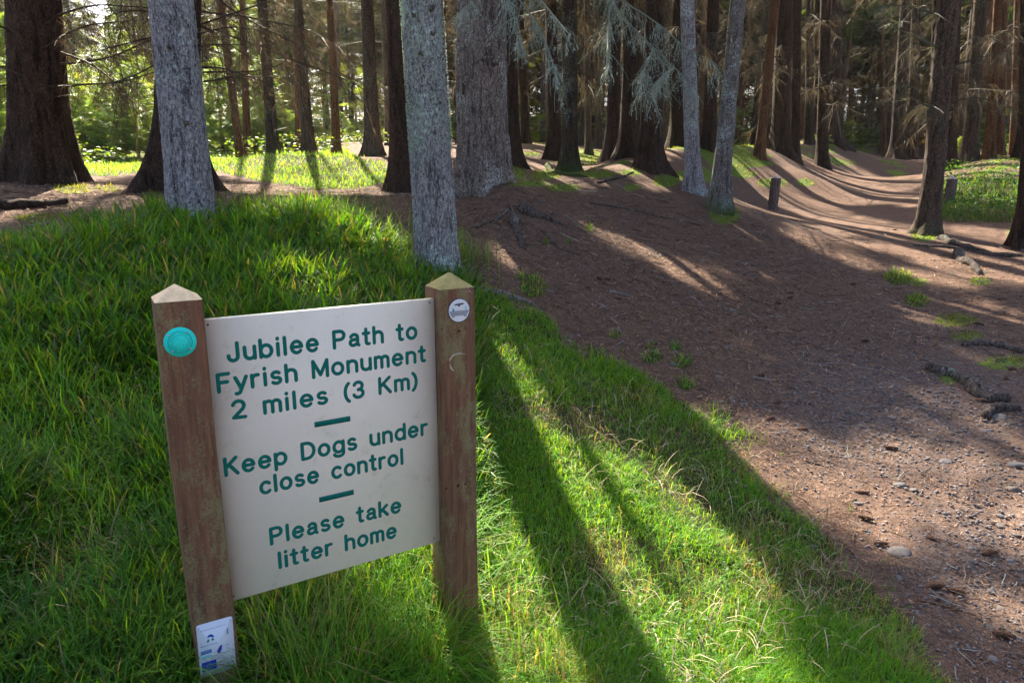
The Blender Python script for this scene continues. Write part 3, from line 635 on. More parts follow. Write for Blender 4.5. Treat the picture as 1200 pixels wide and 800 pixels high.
def crown_mesh(h0, h1, R, nb, dead_n, seed, base, thin=1.):
    """a far tree's crown: dead limbs low down, live boughs above; trunk axis at 0"""
    a = Acc()
    for k in range(dead_n):
        z = rng.uniform(.8, h0+2); th = rng.uniform(0, 2*PI); d = np.array([math.cos(th), math.sin(th), rng.uniform(-.25, .15)]); l = rng.uniform(.7, 1.9)
        W = wander((0, 0, z), d, l, 4, .3, .15); strip(a, W, .016, .005, (.11, .075, .05), np.array([0, 0, 1.]))
        for j in range(7):
            m = rng.integers(1, 4); c = np.array((.17, .12, .07))*rng.uniform(.6, 1.5)
            strip(a, wander(W[m], d*.6+rng.normal(0, .7, 3)-[0, 0, .35], l*rng.uniform(.2, .55), 2, .3, .2), .009, .004, c)
    n = nb; z = h0+(h1-h0)*rng.random(n)**1.15; th = rng.uniform(0, 2*PI, n); rad = R*(1-(z-h0)/(h1-h0))**.75+.15
    rr = rad*np.sqrt(rng.uniform(.02, 1, n))*thin; P = np.c_[rr*np.cos(th), rr*np.sin(th), z-rr*.22]
    D = np.c_[np.cos(th)+rng.normal(0, .35, n), np.sin(th)+rng.normal(0, .35, n), -.25+rng.normal(0, .2, n)]
    V, T, C = fronds(P, D, rng.uniform(.5, 1.0, n), needlecol(n, base)); a.add(V, None, T, C)
    return a
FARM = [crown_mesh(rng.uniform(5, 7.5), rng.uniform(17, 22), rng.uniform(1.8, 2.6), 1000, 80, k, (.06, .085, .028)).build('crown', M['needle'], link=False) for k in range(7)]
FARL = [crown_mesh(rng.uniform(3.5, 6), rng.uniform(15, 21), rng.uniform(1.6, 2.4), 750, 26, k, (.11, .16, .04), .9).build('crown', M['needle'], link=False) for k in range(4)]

# ------------------------------------------------------------------ trunks
ALLTREES = []      # (x, y, z, lean dx/dz, dy/dz, obj)
def trunk_mesh(r0, H, sides, lean, flare=.5, seed=0, dense=0., bend=.06, lobes=5, rough=.03, spread=.28):
    hs = [-.5, -.3, -.15, 0, .06, .12, .2, .3, .42, .56, .75, 1., 1.3, 1.7, 2.2, 2.8, 3.5, 4.5, 6, 8, 10.5, 13, H]
    if dense: hs = list(np.arange(-.4, 4.2, dense))+[4.5, 6, 8, 10.5, 13, H]
    hs = np.array([q for q in hs if q < H-.2]+[H]); th = np.arange(sides)*2*PI/sides; Hh, Th = np.meshgrid(hs, th, indexing='ij')
    rr = r0*np.clip(1-np.maximum(Hh, 0)/(H+1), .02, 1)**.75*(1+.05*np.sin(2*Th+seed+Hh*.3))
    hp = np.maximum(Hh, -.1); fl = flare*np.exp(-(hp+.05)/spread)
    lob = .5+.5*np.cos(lobes*Th+seed*1.7+.5*np.sin(Th*2+seed)); lob = lob**1.5
    rr = rr*(1+fl*(.35+1.1*lob)) + np.where(Hh < 0, -Hh*.25*flare, 0)
    x_, y_ = np.cos(Th)*r0*0, 0
    cyl = r0*Th
    if lobes == 3: rr = rr*(1+.07*np.cos(3*Th+1.2))
    if dense:
        n1 = fbm(np.cos(Th)*3+7+seed, Hh*3+np.sin(Th)*3, seed, 3)-.5; n2 = noise(Th*sides/5.0+seed, Hh*26, seed+3)-.5; n3 = noise(Th*sides/2.6, Hh*60, seed+5)-.5
        rr = rr+rough*r0*(n1*2.2+n2*.9+n3*.55)
    else: rr = rr*(1+rough*2*(fbm(np.cos(Th)*2+seed, Hh*2+np.sin(Th)*2, seed, 2)-.5))
    bx = lean[0]*Hh+bend*(np.sin(Hh*.45+seed)-math.sin(seed)); by = lean[1]*Hh+bend*(np.cos(Hh*.38+seed)-math.cos(seed))
    V = np.stack([bx+rr*np.cos(Th), by+rr*np.sin(Th), Hh], -1).reshape(-1, 3)
    i = np.arange(len(hs)-1)[:, None]*sides; j = np.arange(sides)[None]; Q = np.stack([i+j, i+(j+1) % sides, i+sides+(j+1) % sides, i+sides+j], -1).reshape(-1, 4)
    return V, Q
def add_tree(u, Y, wpx, utop, mat, label, group=None, name='conifer_tree', v=None, dense=0, sides=16, flare=.5, nbr=7, brz=(1.6, 6), lobes=5, spread=.28, rough=.03, H=None, bend=.05, kind='tree', toplean=None):
    p = at(u, v or 215, Y); x, y = p[0], Y; z = float(gz(x, y)[0]); pt = at(utop, 0, Y); lean = ((pt[0]-x)/(pt[2]-z), 0)
    r0 = wpx*Y/800/2*1.0/(1.0); H = H or rng.uniform(15, 20); sd = len(ALLTREES)+1
    t = thing(name, (x, y, z), label, kind, group)
    V, Q = trunk_mesh(r0*1.03, H, sides, lean, flare, sd, dense, bend if not dense else bend*.4, lobes, rough, spread)
    mesh('trunk', V, Q, M[mat], t, True)
    if v:
        uu, vv, _ = project([[x, y, z]]); 
        if abs(vv[0]-v) > 6: print('tree', u, 'v want', v, 'got', round(vv[0], 1))
    for k in range(nbr):
        h = rng.uniform(*brz); th = rng.uniform(0, 2*PI); s = rng.uniform(.45, 1.05)
        part('branch', DEAD[rng.integers(len(DEAD))], t, Matrix.Translation((lean[0]*h, 0, h)) @ Matrix.Rotation(th, 4, 'Z') @ Matrix.Rotation(rng.uniform(-.25, .35), 4, 'Y') @ Matrix.Rotation(rng.uniform(-.5, .5), 4, 'X') @ Matrix.Diagonal((s, s, s, 1)))
    ALLTREES.append((x, y, z, lean[0], t, H)); return t, r0, lean
T = {}
T['t1'] = add_tree(50, 8.0, 52, 40, 'dark', 'massive dark spruce with wide flaring roots at the left edge of the clearing', v=211, sides=40, dense=.06, flare=.7, nbr=0, lobes=6, spread=.42, rough=.05, H=21)
T['t2'] = add_tree(228, 5.0, 45, 203, 'grey', 'pale grey ridged trunk rising from the grass behind the left sign post', v=262, sides=90, dense=.035, flare=.42, nbr=0, lobes=3, rough=.06, H=17)
T['t3'] = add_tree(206, 7.0, 46, 212, 'dark', 'dark brown spruce with spreading roots hidden behind the pale grey trunk', v=232, sides=32, dense=.06, flare=1.2, nbr=0, lobes=5, spread=.34, rough=.05, H=20)
T['t4'] = add_tree(513, 4.8, 47, 494, 'lichen', 'mottled lichen covered trunk directly behind the right sign post', v=318, sides=100, dense=.03, flare=.22, nbr=0, lobes=4, rough=.055, H=17)
T['t5'] = add_tree(566, 7.3, 57, 562, 'big', 'broad spruce trunk with peeling bark above a root mound beside the path', v=232, sides=80, dense=.045, flare=.5, nbr=0, lobes=6, spread=.3, rough=.07, H=21)
SPEC = [
 (321, 14, 12.5, 307, 'mossy', 'slender brown trunk with mossy foot left of the pair at the sunny clearing', 193), (363, 14, 12.5, 349, 'mid', 'straight brown trunk in the middle of the sunny clearing', 196), (395, 17, 9, 386, 'warm', 'thin orange brown trunk right of the clearing middle', 182),
 (293, 19, 8.5, 284, 'warm', 'orange lit thin trunk at the back left of the clearing', None), (352, 19, 6.5, 346, 'warm', 'very thin orange trunk just left of the straight clearing trunk', None), (437, 15, 17, 430, 'mid', 'warm brown trunk with flared foot left of the dark purple one', 184),
 (471, 8.6, 22, 461, 'dark', 'dark purplish trunk just left of the mottled lichen trunk', 229), (480, 16, 11, 474, 'warm', 'warm brown trunk peeping out behind the dark purplish trunk', None), (600, 13, 17, 596, 'dark', 'dark trunk immediately right of the broad spruce with moss at its foot', 190),
 (616, 20, 9, 611, 'dark', 'thin dark trunk with flared foot in the gap right of the broad spruce', 165), (650, 16, 16, 646, 'dark', 'dark trunk behind and left of the mossy grey brown trunk', 186), (668, 12.5, 18, 667, 'mossy', 'mossy grey brown trunk standing at the edge of the brown slope', 213),
 (690, 18, 8, 688, 'mid', 'thin trunk first right of the mossy grey brown trunk', 182), (682, 24, 5, 680, 'mid', 'pole thin trunk among the thin group right of the mossy trunk', None), (701, 22, 7, 700, 'mid', 'thin trunk last of the thin group before the dark pair', 172), (717, 14, 14, 722, 'dark', 'left trunk of the dark pair in the middle of the wood', 196),
 (735, 13, 18, 740, 'dark', 'right and thicker trunk of the dark pair in the middle of the wood', 200), (760, 12, 24, 768, 'dark', 'thick dark trunk behind the drooping lichened branch', 213), (778, 20, 8, 781, 'mid', 'thin trunk just right of the thick one behind the drooping branch', 180), (793, 15, 17, 797, 'dark', 'dark trunk close behind the grey trunk with a green foot', 200),
 (812, 10.8, 16, 805, 'grey', 'grey upright trunk with bright green mossy foot beside the path', 240), (829, 14.5, 13, 836, 'dark', 'dark trunk between the grey upright trunk and the bent one', 207),
 (888, 15.5, 9.5, 909, 'warm', 'leaning broken orange brown trunk behind the left bollard', 207), (913, 17, 20, 920, 'dark', 'very dark thick trunk behind the left bollard', 196), (930, 17.5, 11, 934, 'dark', 'dark slimmer trunk right beside the very dark thick one', 200), (944, 24, 9, 947, 'dark', 'thin dark trunk in the row left of the path bend', None),
 (955, 26, 8, 957, 'dark', 'second thin dark trunk in the row left of the path bend', None), (963, 18, 12, 968, 'dark', 'dark trunk at the bank edge left of the rising path', 196), (977, 25, 14, 982, 'dark', 'tall dark trunk at the far left corner of the path bend', 180), (1033, 36, 5, 1035, 'warm', 'thin reddish trunk at the far end of the path', None),
 (1051, 27, 14, 1061, 'dark', 'left of the two dark trunks with spread roots where the path vanishes', 182), (1069, 28, 11, 1072, 'dark', 'right of the two dark trunks where the path vanishes', 182), (1093, 16, 9, 1098, 'dark', 'dark thin trunk behind the leaning trunk right of the path', 200), (1112, 15.5, 12, 1120, 'dark', 'dark trunk just right of the leaning trunk beyond the right bollard', 202),
 (1134, 16, 13.5, 1149, 'mid', 'brown trunk behind the green undergrowth right of the right bollard', 200), (1156, 15.5, 9.5, 1170, 'warm', 'left trunk of the sunlit reddish pair behind the undergrowth', 206), (1167, 16, 9, 1176, 'warm', 'right trunk of the sunlit reddish pair behind the undergrowth', 206), (1184, 17, 8, 1193, 'warm', 'thin reddish trunk near the right edge behind the undergrowth', 206), (1196, 15, 14, 1204, 'dark', 'dark trunk at the far right edge behind the undergrowth', 212),
 (1204, 8.6, 24, 1222, 'dark', 'dark mossy footed trunk cut off by the right edge near the roots', 296)]
for (u, Y, w_, ut, mt, lb, v) in SPEC:
    hx = {352: 9.5, 293: 12, 321: 8.2, 471: 5.2, 437: 9, 480: 10, 395: 10, 363: 6, 600: 8.5, 616: 11, 650: 10, 690: 10, 717: 8.5, 735: 8.5}.get(u)
    add_tree(u, Y, w_, ut, mt, lb, v=v, nbr=3 if Y < 9 else (14 if Y < 20 else 18), brz=(2.2 if Y < 15 else 1.5, 3+.26*Y), flare=1.0 if w_ > 12 else .6, H=hx or rng.uniform(16, 21), rough=.05, bend=.0 if Y < 20 else .03, sides=18)
# bent trunks beside the path
def bent_tree(u, Y, wpts, mat, label, v, Hs, sides=40):
    """wpts: (u, v, width px) along the visible trunk"""
    base = at(u, 215, Y); z = float(gz(base[0], Y)[0]); t = thing('conifer_tree', (base[0], Y, z), label, 'tree')
    P = [np.array([0, 0, -.4])]; R = [wpts[0][2]*Y/1600*1.5]
    for k, (a_, b_, w_) in enumerate(wpts):
        q = at(a_, b_, Y)-[base[0], Y, z]; P.append(q); R.append(w_*Y/1600)
    d = P[-1]-P[-2]; d = d/np.linalg.norm(d)*.5+np.array([0, 0, .5]); d /= np.linalg.norm(d)
    top = P[-1].copy(); 
    for k in range(1, 6): P.append(top+d*k*(Hs-top[2])/5); R.append(R[len(wpts)]*(1-k/5.3))
    P = np.array(P); R = np.array(R); s = np.r_[0, np.cumsum(np.linalg.norm(np.diff(P, axis=0), axis=1))]
    ss = np.r_[np.arange(0, s[len(wpts)], .05), np.linspace(s[len(wpts)], s[-1], 10)]
    # smooth resample
    PP = np.c_[[np.interp(ss, s, P[:, i]) for i in range(3)]].T; RR = np.interp(ss, s, R)
    for _ in range(6): PP[1:-1] = (PP[:-2]+PP[1:-1]*2+PP[2:])/4; RR[1:-1] = (RR[:-2]+RR[1:-1]*2+RR[2:])/4
    V, Q = tube(PP, RR, sides); VV = V.reshape(len(ss), sides, 3); C = PP[:, None]; th = np.arange(sides)*2*PI/sides
    n_ = (fbm(np.cos(th)[None]*2.5+5+ss[:, None]*.2, ss[:, None]*3+np.sin(th)[None]*2.5, 5, 3)-.5)*.28+(noise(th[None]*sides/6, ss[:, None]*14, 8)-.5)*.10
    fl = .55*np.exp(-np.maximum(ss-.4, 0)/.22)[:, None]*(.4+.6*np.cos(2.5*th)[None]**2)
    VV = C+(VV-C)*(1+n_+fl)[..., None]
    mesh('trunk', VV.reshape(-1, 3), Q, M[mat], t, True); ALLTREES.append((base[0], Y, z, (P[-1][0])/Hs, t, Hs)); return t
tb = bent_tree(843, 9.8, [(843, 243, 25), (846, 215, 22), (847, 190, 20), (852, 140, 18), (857, 90, 16), (862, 40, 15), (866, -5, 14)], 'blue', 'bent blue grey trunk with mossy foot leaning right beside the path', 243, 15)
tr_ = bent_tree(1087, 9.8, [(1087, 271, 25), (1090, 240, 22), (1094, 200, 22), (1098, 170, 21), (1100, 130, 22), (1103, 90, 20), (1108, 40, 21), (1112, 0, 21)], 'mid', 'knobbly leaning trunk standing alone at the right side of the path', 271, 16)
for t_, n_, zz in ((tb, 4, (2.2, 3.6)), (tr_, 7, (1.7, 3.4))):
    for k in range(n_):
        h = rng.uniform(*zz); part('branch', DEAD[rng.integers(len(DEAD))], t_, Matrix.Translation((.12*h*(1 if t_ is tb else .9)*.7, 0, h)) @ Matrix.Rotation(rng.uniform(0, 2*PI), 4, 'Z') @ Matrix.Diagonal((.6,)*3+(1,)))

# forest behind: individual trees, farther ones share crowns
def pathx(y): return np.interp(y, [0, 4, 8.5, 12, 21, 32, 60], [2.0, 2.4, 4.1, 5.6, 11.6, 17.8, 36])
placed = [(t[0], t[1]) for t in ALLTREES]; nfar = 0
tries = 0
while nfar < 250 and tries < 60000:
    tries += 1
    y = 15+52*rng.random()**.85; x = rng.uniform(-.86, .95)*y
    u, v, _ = project([[x, y, 2.5]]); u = u[0]
    glade = u < 455 and y < 34 and not (u < 60 and y > 22)
    if glade and rng.random() > .05: continue
    if u < 455 and rng.random() > .62: continue
    if abs(x-pathx(y)) < (1.9 if y < 40 else 1.0): continue
    if y < 21 and u > 560 and rng.random() > .25: continue
    if min((x-a)**2+(y-b)**2 for a, b in placed) < (1.5 if y < 40 else 1.8): continue
    placed.append((x, y)); nfar += 1
    z = float(gz(x, y)[0]); r0 = rng.uniform(.08, .18); H = rng.uniform(15, 21)
    if u < 470: lb, gr, mt = 'slim conifer in the bright wood beyond the sunny clearing', 'conifers beyond the sunny clearing', rng.choice(['mid', 'warm', 'mossy'])
    elif u < 990: lb, gr, mt = 'slim dark conifer in the crowded wood behind the brown slope', 'conifers in the dark wood behind the slope', rng.choice(['dark', 'mid', 'dark', 'warm'])
    else: lb, gr, mt = 'slim conifer deep in the wood to the right of the path', 'conifers in the wood right of the path', rng.choice(['dark', 'mid', 'warm'])
    t = thing('conifer_tree', (x, y, z), lb, 'tree', gr, 0); ln = (rng.normal(0, .02), 0)
    if nfar <= 14 or y < 40:
        V, Q = trunk_mesh(r0, H, 10, ln, .5, nfar, 0, .05); mesh('trunk', V, Q, M[mt], t, True)
        for k in range(16):
            h = rng.uniform(1.2, 2+.30*y); s = rng.uniform(.5, 1.15); part('branch', DEAD[rng.integers(len(DEAD))], t, Matrix.Translation((0, 0, h)) @ Matrix.Rotation(rng.uniform(0, 2*PI), 4, 'Z') @ Matrix.Rotation(rng.uniform(-.2, .4), 4, 'Y') @ Matrix.Diagonal((s, s, s, 1)))
        ALLTREES.append((x, y, z, ln[0], t, H))
    else:
        V, Q = trunk_mesh(r0, H, 8, ln, .4, nfar, 0, .0); mesh('trunk', V, Q, M[mt], t, True)
        cm = FARL[rng.integers(len(FARL))] if (u < 440) else FARM[rng.integers(len(FARM))]
        part('crown', cm, t, Matrix.Rotation(rng.uniform(0, 2*PI), 4, 'Z'))
print('far trees', nfar, tries)

# the wood beyond, one mass
def wood(n, u0, u1, y0, y1, base, tw, name, label, low):
    a = Acc(); u = rng.uniform(u0, u1, n); y = rng.uniform(y0, y1, n); x = (u-600)/800*y*.975; z = ground0(x, y)
    for k in range(n):
        if abs(x[k]-pathx(y[k])) < 3 and y[k] < 60: continue
        H = rng.uniform(12, 20); r = rng.uniform(.10, .2); V, Q = tube([(x[k], y[k], z[k]-.5), (x[k]+rng.normal(0, .2), y[k], z[k]+H)], [r, .03], 5); a.add(V, Q, None, np.array(tw)*rng.uniform(.5, 1.4))
    m = n*105; i = rng.integers(0, n, m); zz = low+19*rng.random(m)**1.1; th = rng.uniform(0, 2*PI, m); rr = 2.3*np.sqrt(rng.random(m))*(1.1-zz/22)
    P = np.c_[x[i]+rr*np.cos(th), y[i]+rr*np.sin(th), z[i]+zz]; D = np.c_[np.cos(th), np.sin(th), rng.normal(-.2, .3, m)]
    c = needlecol(m, base, .45); b_ = rng.random(m) < np.clip(.75-zz/14, .1, .75); c[b_] = np.array(tw)*rng.uniform(.7, 1.8, (b_.sum(), 1))
    V, T_, C = fronds(P, D, rng.uniform(.8, 2.0, m), c); a.add(V, None, T_, C); o = a.build(name, M['needle']); o['kind'] = 'stuff'; o['label'] = label; o['category'] = 'wood'
wood(300, 440, 1500, 62, 100, (.035, .042, .015), (.06, .038, .022), 'distant_wood', 'dense dark brown and green wood closing the view behind the trees', .0)  # gloom inside the wood put into a darker brown colour
wood(80, -400, 455, 74, 110, (.20, .28, .08), (.15, .11, .07), 'distant_bright_wood', 'bright hazy wood far behind the sunny clearing', .2)  # sunlit glow put into paler foliage than the dark wood's

def thicket(n, u0, u1, y0, y1, hh, base, name, label, thr=.4):
    u = rng.uniform(u0, u1, n); y = rng.uniform(y0, y1, n); x = (u-600)/800*y*.975; ok = (np.abs(x-pathx(y)) > 2.5) & (fbm(x*.25, y*.25, 401, 3) > thr); x, y = x[ok], y[ok]; n = len(x); z = ground0(x, y)
    top = hh*(.4+1.2*fbm(x*.3, y*.3, 402, 3)); P = np.c_[x, y, z+top*rng.random(n)]; D = rng.normal(0, 1, (n, 3)); D[:, 2] = np.abs(D[:, 2])*.5; c = needlecol(n, base, .45)
    V, T_, C = fronds(P, D, rng.uniform(.3, .8, n), c); a = Acc(); a.add(V, None, T_, C); o = a.build(name, M['needle']); o['kind'] = 'stuff'; o['label'] = label; o['category'] = 'undergrowth'
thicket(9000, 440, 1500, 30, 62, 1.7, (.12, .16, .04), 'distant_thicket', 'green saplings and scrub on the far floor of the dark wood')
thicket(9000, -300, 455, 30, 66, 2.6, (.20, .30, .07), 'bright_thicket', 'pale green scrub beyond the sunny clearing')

# ------------------------------------------------------------------ crowns overhead, sprays placed for their shadows; gaps carved where sun patches should fall
LIT = [[(556, 395), (600, 385), (640, 440), (655, 500), (715, 515), (765, 555), (850, 600), (905, 640), (960, 690), (925, 728), (850, 740), (770, 735), (720, 790), (640, 860), (560, 850), (520, 800), (395, 760), (270, 745), (255, 690), (400, 640), (556, 560)],
 [(648, 422), (705, 428), (700, 452), (655, 450)], [(822, 470), (895, 480), (975, 528), (1055, 585), (1085, 655), (985, 648), (912, 592), (850, 532)], [(1040, 475), (1100, 478), (1210, 520), (1230, 560), (1120, 528)],
 [(572, 288), (620, 288), (668, 318), (640, 330), (600, 325)], [(855, 260), (878, 262), (948, 298), (930, 302)], [(922, 226), (962, 238), (1035, 260), (1075, 262), (1075, 272), (990, 268), (935, 244)], [(955, 298), (1032, 302), (1030, 314), (970, 311)],
 [(1060, 318), (1210, 328), (1210, 338), (1075, 328)], [(1085, 365), (1150, 374), (1145, 386), (1090, 382)], [(1115, 408), (1205, 420), (1205, 445), (1130, 432)], [(1105, 276), (1200, 284), (1200, 294), (1120, 288)], [(985, 209), (1060, 220), (1060, 228), (985, 219)], [(1000, 194), (1070, 199), (1060, 206), (995, 200)],
 [(380, 283), (440, 288), (505, 318), (500, 345), (420, 332)], [(1080, 480), (1120, 470), (1160, 480), (1120, 490)], [(740, 203), (800, 206), (805, 226), (750, 222)], [(858, 193), (905, 198), (915, 216), (862, 212)], [(680, 172), (720, 172), (725, 190), (690, 192)],
 [(-40, 282), (30, 286), (20, 300), (-40, 298)], [(640, 206), (690, 208), (690, 226), (650, 224)], [(1110, 215), (1180, 215), (1185, 235), (1120, 238)], [(930, 262), (1000, 268), (1010, 276), (940, 272)], [(1100, 455), (1180, 475), (1170, 485), (1105, 465)]]
def islit(x, y):
    z = ground0(x, y); u, v, zc = project(np.c_[x, y, z]); s = np.clip(2.5/np.maximum(zc, .3), .05, 3)
    ju = u+(fbm(x*4, y*4, 131, 3)-.5)*34*s; jv = v+(fbm(x*4, y*4, 157, 3)-.5)*24*s
    r = np.zeros(x.shape, bool)
    for p in LIT: r |= inpoly(ju, jv, p)
    r |= inpoly(u, v, GR_GLADE) | ((u < 460) & (v < 205))
    d = fbm(x*1.1, y*1.1, 211, 3)
    dap = np.where((v < 262) & (u < 460), d > .50, np.where(y > 13, d > .50, np.where(u < 560, d > .76, np.where((v < 420) & (u > 850), fbm(x*1.9, y*1.1, 219, 3) > .59, d > .65))))
    r |= dap
    r &= (zc > .3)
    for (sa, sb, wd_) in ((.09, .18, .09), (.77, .88, .09), (.18, .77, .035)):      # the tops of the two posts and the board stand in the sun
        A_ = DV*sa+NV*C0; B_ = DV*sb+NV*C0; off = SD[:2]/SD[2]*(1.22-ground0(A_[0:1], A_[1:2])[0]+.1); a2_ = A_[:2]-off; b2_ = B_[:2]-off; ab = b2_-a2_
        tt = np.clip(((x-a2_[0])*ab[0]+(y-a2_[1])*ab[1])/(ab@ab), 0, 1); r |= np.hypot(x-a2_[0]-ab[0]*tt, y-a2_[1]-ab[1]*tt) < wd_
    return r
def grow(n, X0, X1, Y0, Y1, hlo, hhi, size, store):  # sprays set up the sun ray from ground meant to be shaded
    x = rng.uniform(X0, X1, n); y = rng.uniform(Y0, Y1, n)
    h = rng.uniform(hlo, hhi, n); s = h/SD[2]; z = ground0(x, y); P = np.c_[x, y, z]+SD[None]*s[:, None]
    A = np.array([(t[0], t[1], t[2], t[3]) for t in ALLTREES]); hz = P[:, 2][:, None]-A[None, :, 2]
    dx = P[:, 0][:, None]-(A[None, :, 0]+A[None, :, 3]*hz); dy = P[:, 1][:, None]-A[None, :, 1]; dd = dx*dx+dy*dy+1e3*(hz > np.array([t[5] for t in ALLTREES])[None]+.5); k = dd.argmin(1); i = np.arange(n); dm = np.sqrt(dd[i, k])
    ok = dm < 3.4
    sz = rng.uniform(.75, 1.2, n)*size; D = np.c_[dx[i, k], dy[i, k], -.3*np.ones(n)]; D[:, :2] /= dm[:, None]+.01; D += rng.normal(0, .35, D.shape)
    Dn = D/np.linalg.norm(D, axis=1)[:, None]; S = np.cross([0, 0, 1.], Dn)
    for (fa, fb) in ((0, 0), (.5, 0), (1, 0), (.55, .38), (.55, -.38)):
        Q = P+Dn*(sz*fa)[:, None]+S*(sz*fb)[:, None]
        t = (Q[:, 2]-z)/SD[2]; gx_ = Q[:, 0]-SD[0]*t; gy_ = Q[:, 1]-SD[1]*t
        zz = ground0(gx_, gy_); t = (Q[:, 2]-zz)/SD[2]; gx_ = Q[:, 0]-SD[0]*t; gy_ = Q[:, 1]-SD[1]*t
        ok &= ~islit(gx_, gy_)
    # keep the low part of the view free of boughs
    u, v, zc = project(P); ok &= ~((v > np.where(u > 930, 95, 15)+rng.normal(0, 25, n)) & (u > -50) & (u < 1250) & (P[:, 1] < 22)) & (P[:, 2] > np.where(u > 930, 5, 6.5))
    for q in np.nonzero(ok)[0]: store.setdefault(int(k[q]), []).append((P[q], Dn[q], sz[q]))
def thin_dead():
    bpy.context.view_layer.update(); dm = {m.name for m in DEAD}; obs = []; W = []
    for t_ in ALLTREES:
        if t_[1] > 24: continue
        for o in list(t_[4].children):
            if o.type != 'MESH' or o.data.name not in dm: continue
            Mx = t_[4].matrix_world @ o.matrix_local; obs.append(o); W.append([list(Mx @ Vector((d, 0, -.05*d))) for d in (.3, .7, 1.1, 1.5)])
    W = np.array(W).reshape(-1, 3); G = W.copy()
    for _ in range(2): G = W-SD*((W[:, 2]-ground0(G[:, 0], G[:, 1]))/SD[2])[:, None]
    hit_ = ((G[:, 1] < 8) & islit(G[:, 0], G[:, 1])).reshape(-1, 4).any(1)
    for o, h in zip(obs, hit_):
        if h: bpy.data.objects.remove(o)
store = {}
grow(24000, -6.5, 7.5, .3, 14, 6.5, 17, .62, store); grow(5000, -3, 5, .8, 4.5, 6.5, 17, .5, store); grow(15000, -12, 26, 13, 42, 6, 16, 1.0, store)
tot = 0
for k, L_ in store.items():
    t = ALLTREES[k]; P = np.array([q[0] for q in L_])-[t[0], t[1], t[2]]; D = np.array([q[1] for q in L_]); s = np.array([q[2] for q in L_])
    V, Tt, C = fronds(P, D, s, needlecol(len(P))); a = Acc(); a.add(V, None, Tt, C); tot += len(Tt)
    mid_ = P*np.array([.5, .5, 1])+[t[0], t[1], t[2]]; gg_ = mid_-SD*((mid_[:, 2]-.5)/SD[2])[:, None]; LL_ = islit(gg_[:, 0], gg_[:, 1])
    # limbs carrying the sprays
    for q in range(0, len(P), 6):
        p = P[q]
        if LL_[q]: continue
        b0 = np.array([t[3]*p[2], 0, p[2]+.25*math.hypot(p[0], p[1])]); V, Q = tube([b0, (b0+p)/2+[0, 0, -.05], p], [.022, .014, .006], 3); a.add(V, Q, None, (.05, .035, .028))
    a.build('crown', M['needle'], t[4])
print('canopy tris', tot, 'sprays', sum(len(v) for v in store.values()))

# ------------------------------------------------------------------ the drooping lichened boughs and the bare twigs by the clearing
def bough(tree, paths, Y0, Y1, mat, r, per, tl, col, hang, name='branch', sub=4, tuft=0, wid=1.):
    """paths: pixel polylines, depth going from Y0 (trunk end) to Y1 (tip)"""
    base = np.array(tree.location)
    for pth_ in paths:
        a = Acc(); n = len(pth_); P = np.array([at(u, v, Y0+(Y1-Y0)*k/(n-1)) for k, (u, v) in enumerate(pth_)])-base
        s = np.r_[0, np.cumsum(np.linalg.norm(np.diff(P, axis=0), axis=1))]; ss = np.linspace(0, s[-1], max(8, int(s[-1]/.12)))
        P = np.c_[[np.interp(ss, s, P[:, i]) for i in range(3)]].T+rng.normal(0, .006, (len(ss), 3))
        for _ in range(2): P[1:-1] = (P[:-2]+2*P[1:-1]+P[2:])/4
        V, Q = tube(P, np.linspace(r, r*.3, len(P)), 6); a.add(V, Q, None, np.array(col)*.7)
        for k in range(int(per*s[-1])):
            t = rng.uniform(.05, 1); q = t*(len(P)-1); i = min(int(q), len(P)-2); p = P[i]+(P[i+1]-P[i])*(q-i); Tn = P[i+1]-P[i]; Tn /= np.linalg.norm(Tn)
            d = Tn*rng.uniform(.2, .9)+rng.normal(0, .55, 3)*[1, 1, .4]+[0, 0, -hang*rng.uniform(.4, 1.4)]
            l = tl*rng.uniform(.3, 1); c = np.array(col)*rng.uniform(.65, 1.35); W = wander(p, d, l, 5, hang, .16); strip(a, W, .0035*wid, .0014*wid, c)
            for j in range(sub):
                m = rng.integers(0, 4); dd = (W[m+1]-W[m])/np.linalg.norm(W[m+1]-W[m])*.8+rng.normal(0, .55, 3)+[0, 0, -hang*.5]
                W2 = wander(W[m], dd, l*rng.uniform(.2, .5), 3, hang, .2); strip(a, W2, .0024*wid, .001*wid, c*rng.uniform(.8, 1.3))
                if tuft:
                    m_ = tuft; tt = rng.random(m_); q_ = W2[0]+(W2[-1]-W2[0])*tt[:, None]
                    dd_ = rng.normal(0, .012, (m_, 3))-[0, 0, .012]; sd_ = rng.normal(0, .004, (m_, 3)); Vt = np.stack([q_-sd_, q_+sd_, q_+dd_], 1).reshape(-1, 3); a.add(Vt, None, np.arange(3*m_).reshape(-1, 3), c*rng.uniform(.9, 1.4))
        o = a.build(name, mat, tree); 
    return o
lic = (.27, .33, .28)
bough(T['t5'][0], [[(575, -60), (600, -10), (622, 18), (640, 48), (650, 78), (656, 103)], [(570, -60), (556, -5), (548, 8), (538, 16)], [(580, -40), (598, 10), (608, 30), (612, 55)], [(600, -50), (630, -5), (650, 20), (668, 40)]], 7.2, 6.3, M['lichentuft'], .010, 24, .42, lic, .8, sub=4, tuft=4, wid=.75)
idx = [i for i, s_ in enumerate(SPEC) if s_[0] == 760][0]+5
bough(ALLTREES[idx][4], [[(700, -70), (717, 5), (739, 30), (766, 57), (789, 78), (808, 97), (815, 126)], [(700, -40), (735, 5), (757, 18), (787, 42), (805, 60), (838, 72), (846, 88)], [(720, -50), (714, 10), (712, 50), (714, 80)], [(766, 57), (755, 80), (752, 100)], [(790, 78), (770, 95), (762, 110)]], 10.5, 8.6, M['lichentuft'], .013, 22, .55, lic, .7, sub=4, tuft=4, wid=.9)
